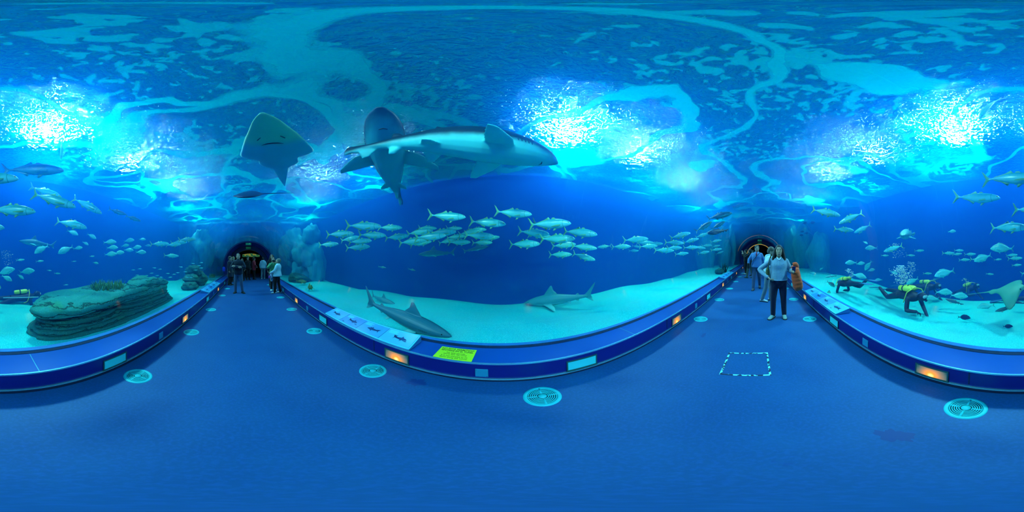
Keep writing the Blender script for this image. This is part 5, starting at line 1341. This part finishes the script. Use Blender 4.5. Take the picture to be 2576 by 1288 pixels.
# --- crowd at the other portal
L = P0(600, 737); fj = towards(L) - .25
person(L, fj, 1.80, 'man in dark jacket and blue jeans standing with folded arms, looking up', g=1.06, head=(.2, .22, 0), arms=dict(L=[(.10, .30, 1.12), (.23, -.06, 1.17)], R=[(.10, -.30, 1.12), (.25, .06, 1.13)]), legs=dict(R=[(.02, -.12, .48), (.0, -.13, .085), -.15], L=[(.02, .13, .48), (-.02, .17, .085), .75]),
    hair=('short', (.035, .028, .022)), top=dkj, pants=jn, shoes=(.015, .015, .02), hem=.80, collar=True, loose=1.2, group=None)
L = P0(688, 731); fg = towards(L) + .1
person(L, fg, 1.62, 'person in green jacket photographing upward with a camera', g=1.02, head=(.0, .3, 0), arms=dict(L=[(.10, .28, 1.18), (.26, .05, 1.41)], R=[(.10, -.28, 1.18), (.26, -.05, 1.41)]), hair=('bob', (.02, .012, .01)), top=grn, pants=black, shoes=(.5, .66, .7), hem=.85, collar=True, loose=1.15, group=None, curl=(.9, .9), palms=((0, -1, .2), (0, 1, .2)))
r = empty('camera', L, (0, 0, fg)); tag(r, 'black camera held up to the face of the person in green', 'camera')
b = MB(); b.box((.29, 0, 1.45), (.06, .13, .09)); b.build('body', m_eyeb, r, smooth=False, bevel=.01)
b = MB(); b.lathe([(.0, 0), (.036, 0), (.036, .075), (.03, .08), (0, .08)], (.315, 0, 1.45), 16, Matrix.Rotation(PI / 2, 3, 'Y')); b.build('lens', m_eyeb, r)
L = P0(691, 722) + V((-.1, -.12, 0)); person(L, towards(L) + .1, 1.79, 'dark-haired woman in black coat standing right behind the green jacket', head=(-.1, .15, 0), hair=('long', (.008, .007, .007)), top=black, pants=black, hem=.7, hood=True, group=None)
L = P0(706, 737) + V((0, -.14, 0)); fh = math.radians(-120)
person(L, fh, 1.56, 'grey-haired visitor in light blue jacket and wide black trousers, head tipped back', g=1.10, lean=(-.10, 0), head=(.1, .5, 0), arms=dict(L=[(.04, .29, 1.12), (.26, .20, 1.02)], R=[(.04, -.28, 1.12), (.26, -.12, 1.02)]), legs=dict(L=[(.08, .11, .48), (.10, .12, .085), .2], R=[(-.03, -.11, .48), (-.10, -.12, .085), -.1]),
    hair=('short', (.13, .14, .12)), top=pale, pants=black, shoes=(.5, .66, .7), hem=.84, collar=True, loose=1.3, flare=.35, group=None, curl=(.9, .9))
r = empty('folded_jacket', L, (0, 0, fh)); tag(r, 'pale patterned jacket with pink cuff hanging from the grey-haired visitor\'s arm', 'jacket')
b = MB()
for z, rx in ((.99, .07), (.92, .085), (.85, .085), (.78, .08), (.71, .075), (.64, .06)): b.ball((.22, .10, z * .92), (rx, rx * 1.25, .06), 14, 8)
t = NT('patterned_cloth'); n_ = t.noise(t.coord(), 16, 2, .5); m_pat = t.done(t.princ(color=t.ramp(n_, [(.40, (.05, .14, .22)), (.5, (.30, .55, .62)), (.60, (.38, .22, .45)), (.7, (.35, .6, .66))]), rough=.9))
o = b.build('cloth', m_pat, r); remesh(o, .01, 1)
b = MB(); b.tube([(.27, .2, .80), (.29, .23, .74), (.30, .24, .70)], [.035, .035, .03], 10); b.build('cuff', cloth('cuff_purple', (.30, .05, .35)), r)
L = P0(662, 702); person(L, math.radians(170), 1.69, 'person in pale hooded jacket with back turned, in front of the dark portal', hair=('bun', (.02, .012, .01)), top=pale, pants=grey, shoes=(.5, .66, .7), hem=.84, hood=True, loose=1.25, legs=dict(L=[(-.02, .10, .48), (-.10, .10, .085), .1], R=[(.06, -.1, .48), (.10, -.1, .085), -.1]), group=None)
L = P0(639, 703); person(L, math.radians(100), 1.68, 'person in red coat and black trousers in front of the dark portal', hair=('curly', (.05, .03, .02)), top=redj, pants=black, hem=.72, collar=True, loose=1.2, group=None, arms=dict(L=[(.05, .27, 1.12), (.20, .12, .98)], R=[(.05, -.27, 1.12), (.20, -.12, .98)]))
L = P0(624, 704); person(L, math.radians(20), 1.74, 'man in dark suit with maroon scarf beside the red coat', hair=('short', (.02, .02, .02)), top=black, pants=black, hem=.78, collar=True, inner=maroon, group=None)
L = P0(579, 717); person(L, math.radians(70), 1.74, 'person in long dark coat at the left end of the crowd', hair=('short', (.03, .03, .03)), top=dkj, pants=black, hem=.5, collar=True, loose=1.3, flare=.2, group=None)
L = P0(588, 708); person(L, math.radians(30), 1.72, 'fair curly-haired person in black looking this way behind the long coat', hair=('curly', (.16, .12, .05)), top=black, pants=black, hem=.76, hood=True, group=None)
L = P0(610, 706); person(L, math.radians(-20), 1.60, 'person in black behind the man in jeans', hair=('short', (.05, .04, .03)), top=black, pants=black, hem=.76, collar=True, group=None)
L = P0(571, 708) + V((-.45, .24, 0)); person(L, math.radians(80), 1.62, 'person in dark clothes squeezed against the far ledge, a blue bag at the side', hair=('bob', (.02, .02, .02)), top=dkj, pants=black, hem=.78, group=None)
c = at_d(563, 683, (L - EYE).length * .97); r = empty('shopping_bag', (c.x, c.y, .62)); tag(r, 'bright blue bag hanging beside the dark crowd at the far ledge', 'bag')
b = MB(); b.ball((0, 0, .25), (.10, .12, .17), 12, 8); b.box((0, 0, .22), (.14, .18, .26)); o = b.build('bag', cloth('bag_blue', (.02, .08, .7)), r); remesh(o, .012, 2)
b = MB(); b.tube(bend_pts([(0, -.06, .38), (0, -.03, .55), (0, .03, .55), (0, .06, .38)]), .009, 6); b.build('handle', black, r)

# ---------------------------------------------------------------- divers
wet = flat('wetsuit_black', (.008, .014, .03), .55, .3, 0, .3, 20); wet2 = flat('wetsuit_blue_trim', (.02, .16, .42), .5); tanky = flat('tank_yellow', (.62, .72, .06), .35, .5); hosey = flat('hose_yellow', (.6, .65, .08), .45); finb = flat('swim_fin_blue', (.02, .14, .32), .5)
maskc = flat('mask_pale', (.25, .5, .55), .2)
def diver(c, heading, pitch, label, s=1., twin=False, mask=True, arm=0):
    """prone swimmer along local +x, chest down"""
    r = empty('diver', c); r.rotation_euler = (0, pitch, heading); tag(r, label, 'diver', None)
    def K(p): return V(p) * s
    b = MB()
    secs = []
    for x, ry, rz in [(-.15, .15, .11), (-.02, .16, .115), (.1, .145, .11), (.25, .16, .125), (.38, .18, .12), (.46, .13, .10), (.52, .07, .07)]:
        secs.append([K((x, ry * math.cos(2 * PI * j / 18), rz * math.sin(2 * PI * j / 18))) for j in range(18)])
    b.loft(secs)
    b.ball(K((.66, 0, .04)), (.12 * s, .085 * s, .10 * s), 14, 10); b.tube([K((.48, 0, .0)), K((.58, 0, .03))], [.065 * s, .06 * s], 10)
    for q, sg in (('L', 1), ('R', -1)):
        limb(b, [K((-.1, sg * .09, -.01)), K((-.52, sg * .12, -.05 + .07 * sg)), K((-.92, sg * .12, .04 - .04 * sg))], [.095 * s, .065 * s, .045 * s], 12)
        limb(b, [K((.38, sg * .18, -.03)), K((.42 + arm * .1, sg * .25, -.27)), K((.62 + arm * .1, sg * .16, -.36 - .08 * sg))], [.06 * s, .05 * s, .036 * s], 10)
        hand(b, K((.62 + arm * .1, sg * .16, -.36 - .08 * sg)), K((.2, -sg * .1, -.1)), V((0, 0, -1)), .7, s, sg > 0)
    remesh(b.build('body', wet, r), .012 * s)
    for sg in (1, -1):
        b = MB(); x0 = -.94; z0 = .04 - .04 * sg
        b.slab([K((x0 + .1, sg * .12 + .04, z0)), K((x0 - .1, sg * .12 + .06, z0 + .01)), K((x0 - .5, sg * .12 + .105, z0 - .04)), K((x0 - .53, sg * .12, z0 - .05)), K((x0 - .5, sg * .12 - .105, z0 - .04)), K((x0 - .1, sg * .12 - .06, z0 + .01)), K((x0 + .1, sg * .12 - .04, z0))], K((0, 0, .016))); b.build('swim_fin', finb, r)
    for y in ((-.075, .075) if twin else (0,)):
        b = MB(); b.lathe([(0, 0), (.04, .003), (.062, .02), (.068, .06), (.068, .33), (.06, .38), (.03, .41), (.016, .42), (.016, .46), (0, .46)], K((-.04, y, .18)), 18, Matrix.Rotation(PI / 2, 3, 'Y') @ Matrix.Scale(s, 3)); o = b.build('air_tank', tanky, r)
        b = MB(); b.lathe([(.069, .16), (.073, .16), (.073, .20), (.069, .20)], K((-.04, y, .18)), 18, Matrix.Rotation(PI / 2, 3, 'Y') @ Matrix.Scale(s, 3)); b.build('tank_band', wet, o)
    b = MB(); b.tube(bend_pts([K((.42, 0, .22)), K((.46, .18, .16)), K((.50, .26, -.06)), K((.62, .14, -.08)), K((.74, .03, -.02))]), .012 * s, 7); b.build('hose', hosey, r)
    b = MB(); b.tube(bend_pts([K((.42, 0, .22)), K((.38, -.2, .12)), K((.30, -.22, -.08)), K((.2, -.16, -.14))]), .011 * s, 7); b.build('hose', hosey, r)
    b = MB(); b.ball(K((.745, 0, .045)), (.035 * s, .07 * s, .045 * s), 12, 8); b.build('mask', maskc, r)
    b = MB(); b.ball(K((.765, 0, -.035)), (.03 * s, .03 * s, .03 * s), 10, 7); b.build('regulator', m_eyeb, r)
    b = MB(); b.tube([K((.60, .082, .10)), K((.66, .0, .147)), K((.60, -.082, .10))], .009 * s, 6); b.build('hood_trim', wet2, r)
    return r
diver(at_d(2272, 741, 3.75), math.radians(168), math.radians(-4), 'diver with twin yellow tanks lying low over the sand, nearest of the divers', .92, True)
diver(at_d(2134, 713, 5.0), math.radians(0), math.radians(10), 'diver with three yellow-banded tank glints left of the nearest diver, facing the portal', .85, True)
diver(at_d(2318, 722, 5.1), math.radians(175), math.radians(-8), 'diver half hidden behind the bream and the nearest diver', .9)
diver(at_d(2428, 729, 5.6), math.radians(150), math.radians(-20), 'hazy far diver with yellow hose loop behind the ray\'s tail', .85)
dv = diver(at_d(40, 750, 4.5), math.radians(180), math.radians(-6), 'diver in black beside the layered rock, a pale pole across the body', .9)
p0, p1 = at_d(8, 749, 4.15), at_d(97, 747, 4.15)
b = MB(); b.tube([p0, p1], .012, 8); o = b.build('pole', flat('pole_pale', (.3, .6, .7), .4)); tag(o, 'pale thin pole across the diver by the layered rock', 'pole')
# bubbles rising from the divers
m_bub = NT('bubble'); m_bub = m_bub.done(m_bub.mix(.45, m_bub.princ(color=(.6, .85, .95), rough=.15, spec=.6), m_bub.n('BsdfTransparent').outputs[0]))
def bubbles(px, py0, py1, d, wpx, n, label, seed):
    rn = random.Random(seed); b = MB(); c0 = at_d(px, py0, d)
    for i in range(n):
        t_ = rn.random() ** .8; y = lerp(py0, py1, t_); x = px + rn.gauss(0, wpx * (.35 + .65 * math.sin(t_ * PI) ** .7)) + 4 * math.sin(t_ * 5)
        rr = rn.uniform(.005, .014) * (1.7 if rn.random() < .12 else 1)
        b.ball(at_d(x, y, d + rn.uniform(-.12, .12)), (rr * 1.2, rr * 1.2, rr * .75), 8, 5)
    o = b.build('bubble_plume', m_bub); tag(o, label, 'bubbles', kind='stuff')
bubbles(2268, 714, 668, 3.75, 11, 420, 'thick plume of bubbles above the nearest diver', 1)
bubbles(2138, 698, 676, 5.0, 6, 120, 'small plume of bubbles over the diver on the left', 2)
bubbles(2294, 690, 658, 4.8, 7, 110, 'fainter bubble plume right of the thick one', 3)
bubbles(2255, 650, 612, 5.0, 9, 90, 'old bubbles dispersing below the head-on shark', 4)
bubbles(2429, 713, 700, 5.6, 4, 60, 'small white burst of bubbles over the far diver', 5)
bubbles(20, 668, 630, 5.4, 9, 90, 'dispersing bubbles high above the diver with the pole', 6)
# ---------------------------------------------------------------- camera and render settings
cam = bpy.data.cameras.new('camera'); cam.type = 'PANO'
for holder in (cam, getattr(cam, 'cycles', None)):
    try: holder.panorama_type = 'EQUIRECTANGULAR'
    except Exception: pass
cam.clip_start = .02; cam.clip_end = 200
co = bpy.data.objects.new('camera', cam); COL.objects.link(co)
co.matrix_world = Matrix.Translation(EYE) @ (CM @ Matrix.Rotation(PI / 2, 3, 'X')).to_4x4()
SC.camera = co
SC.view_settings.view_transform = 'Standard'; SC.view_settings.look = 'None'
SC.view_settings.gamma = 1; SC.view_settings.use_curve_mapping = False
SC.view_settings.exposure = -.22
cy = SC.cycles
cy.use_denoising = True
try: cy.denoiser = 'OPENIMAGEDENOISE'
except Exception: pass
cy.max_bounces = 8; cy.diffuse_bounces = 2; cy.glossy_bounces = 3; cy.transmission_bounces = 4; cy.volume_bounces = 1
cy.transparent_max_bounces = 24; cy.caustics_reflective = False; cy.caustics_refractive = False
cy.use_light_tree = False
cy.use_adaptive_sampling = True; cy.adaptive_threshold = .03; cy.adaptive_min_samples = 16
cy.sample_clamp_indirect = 4
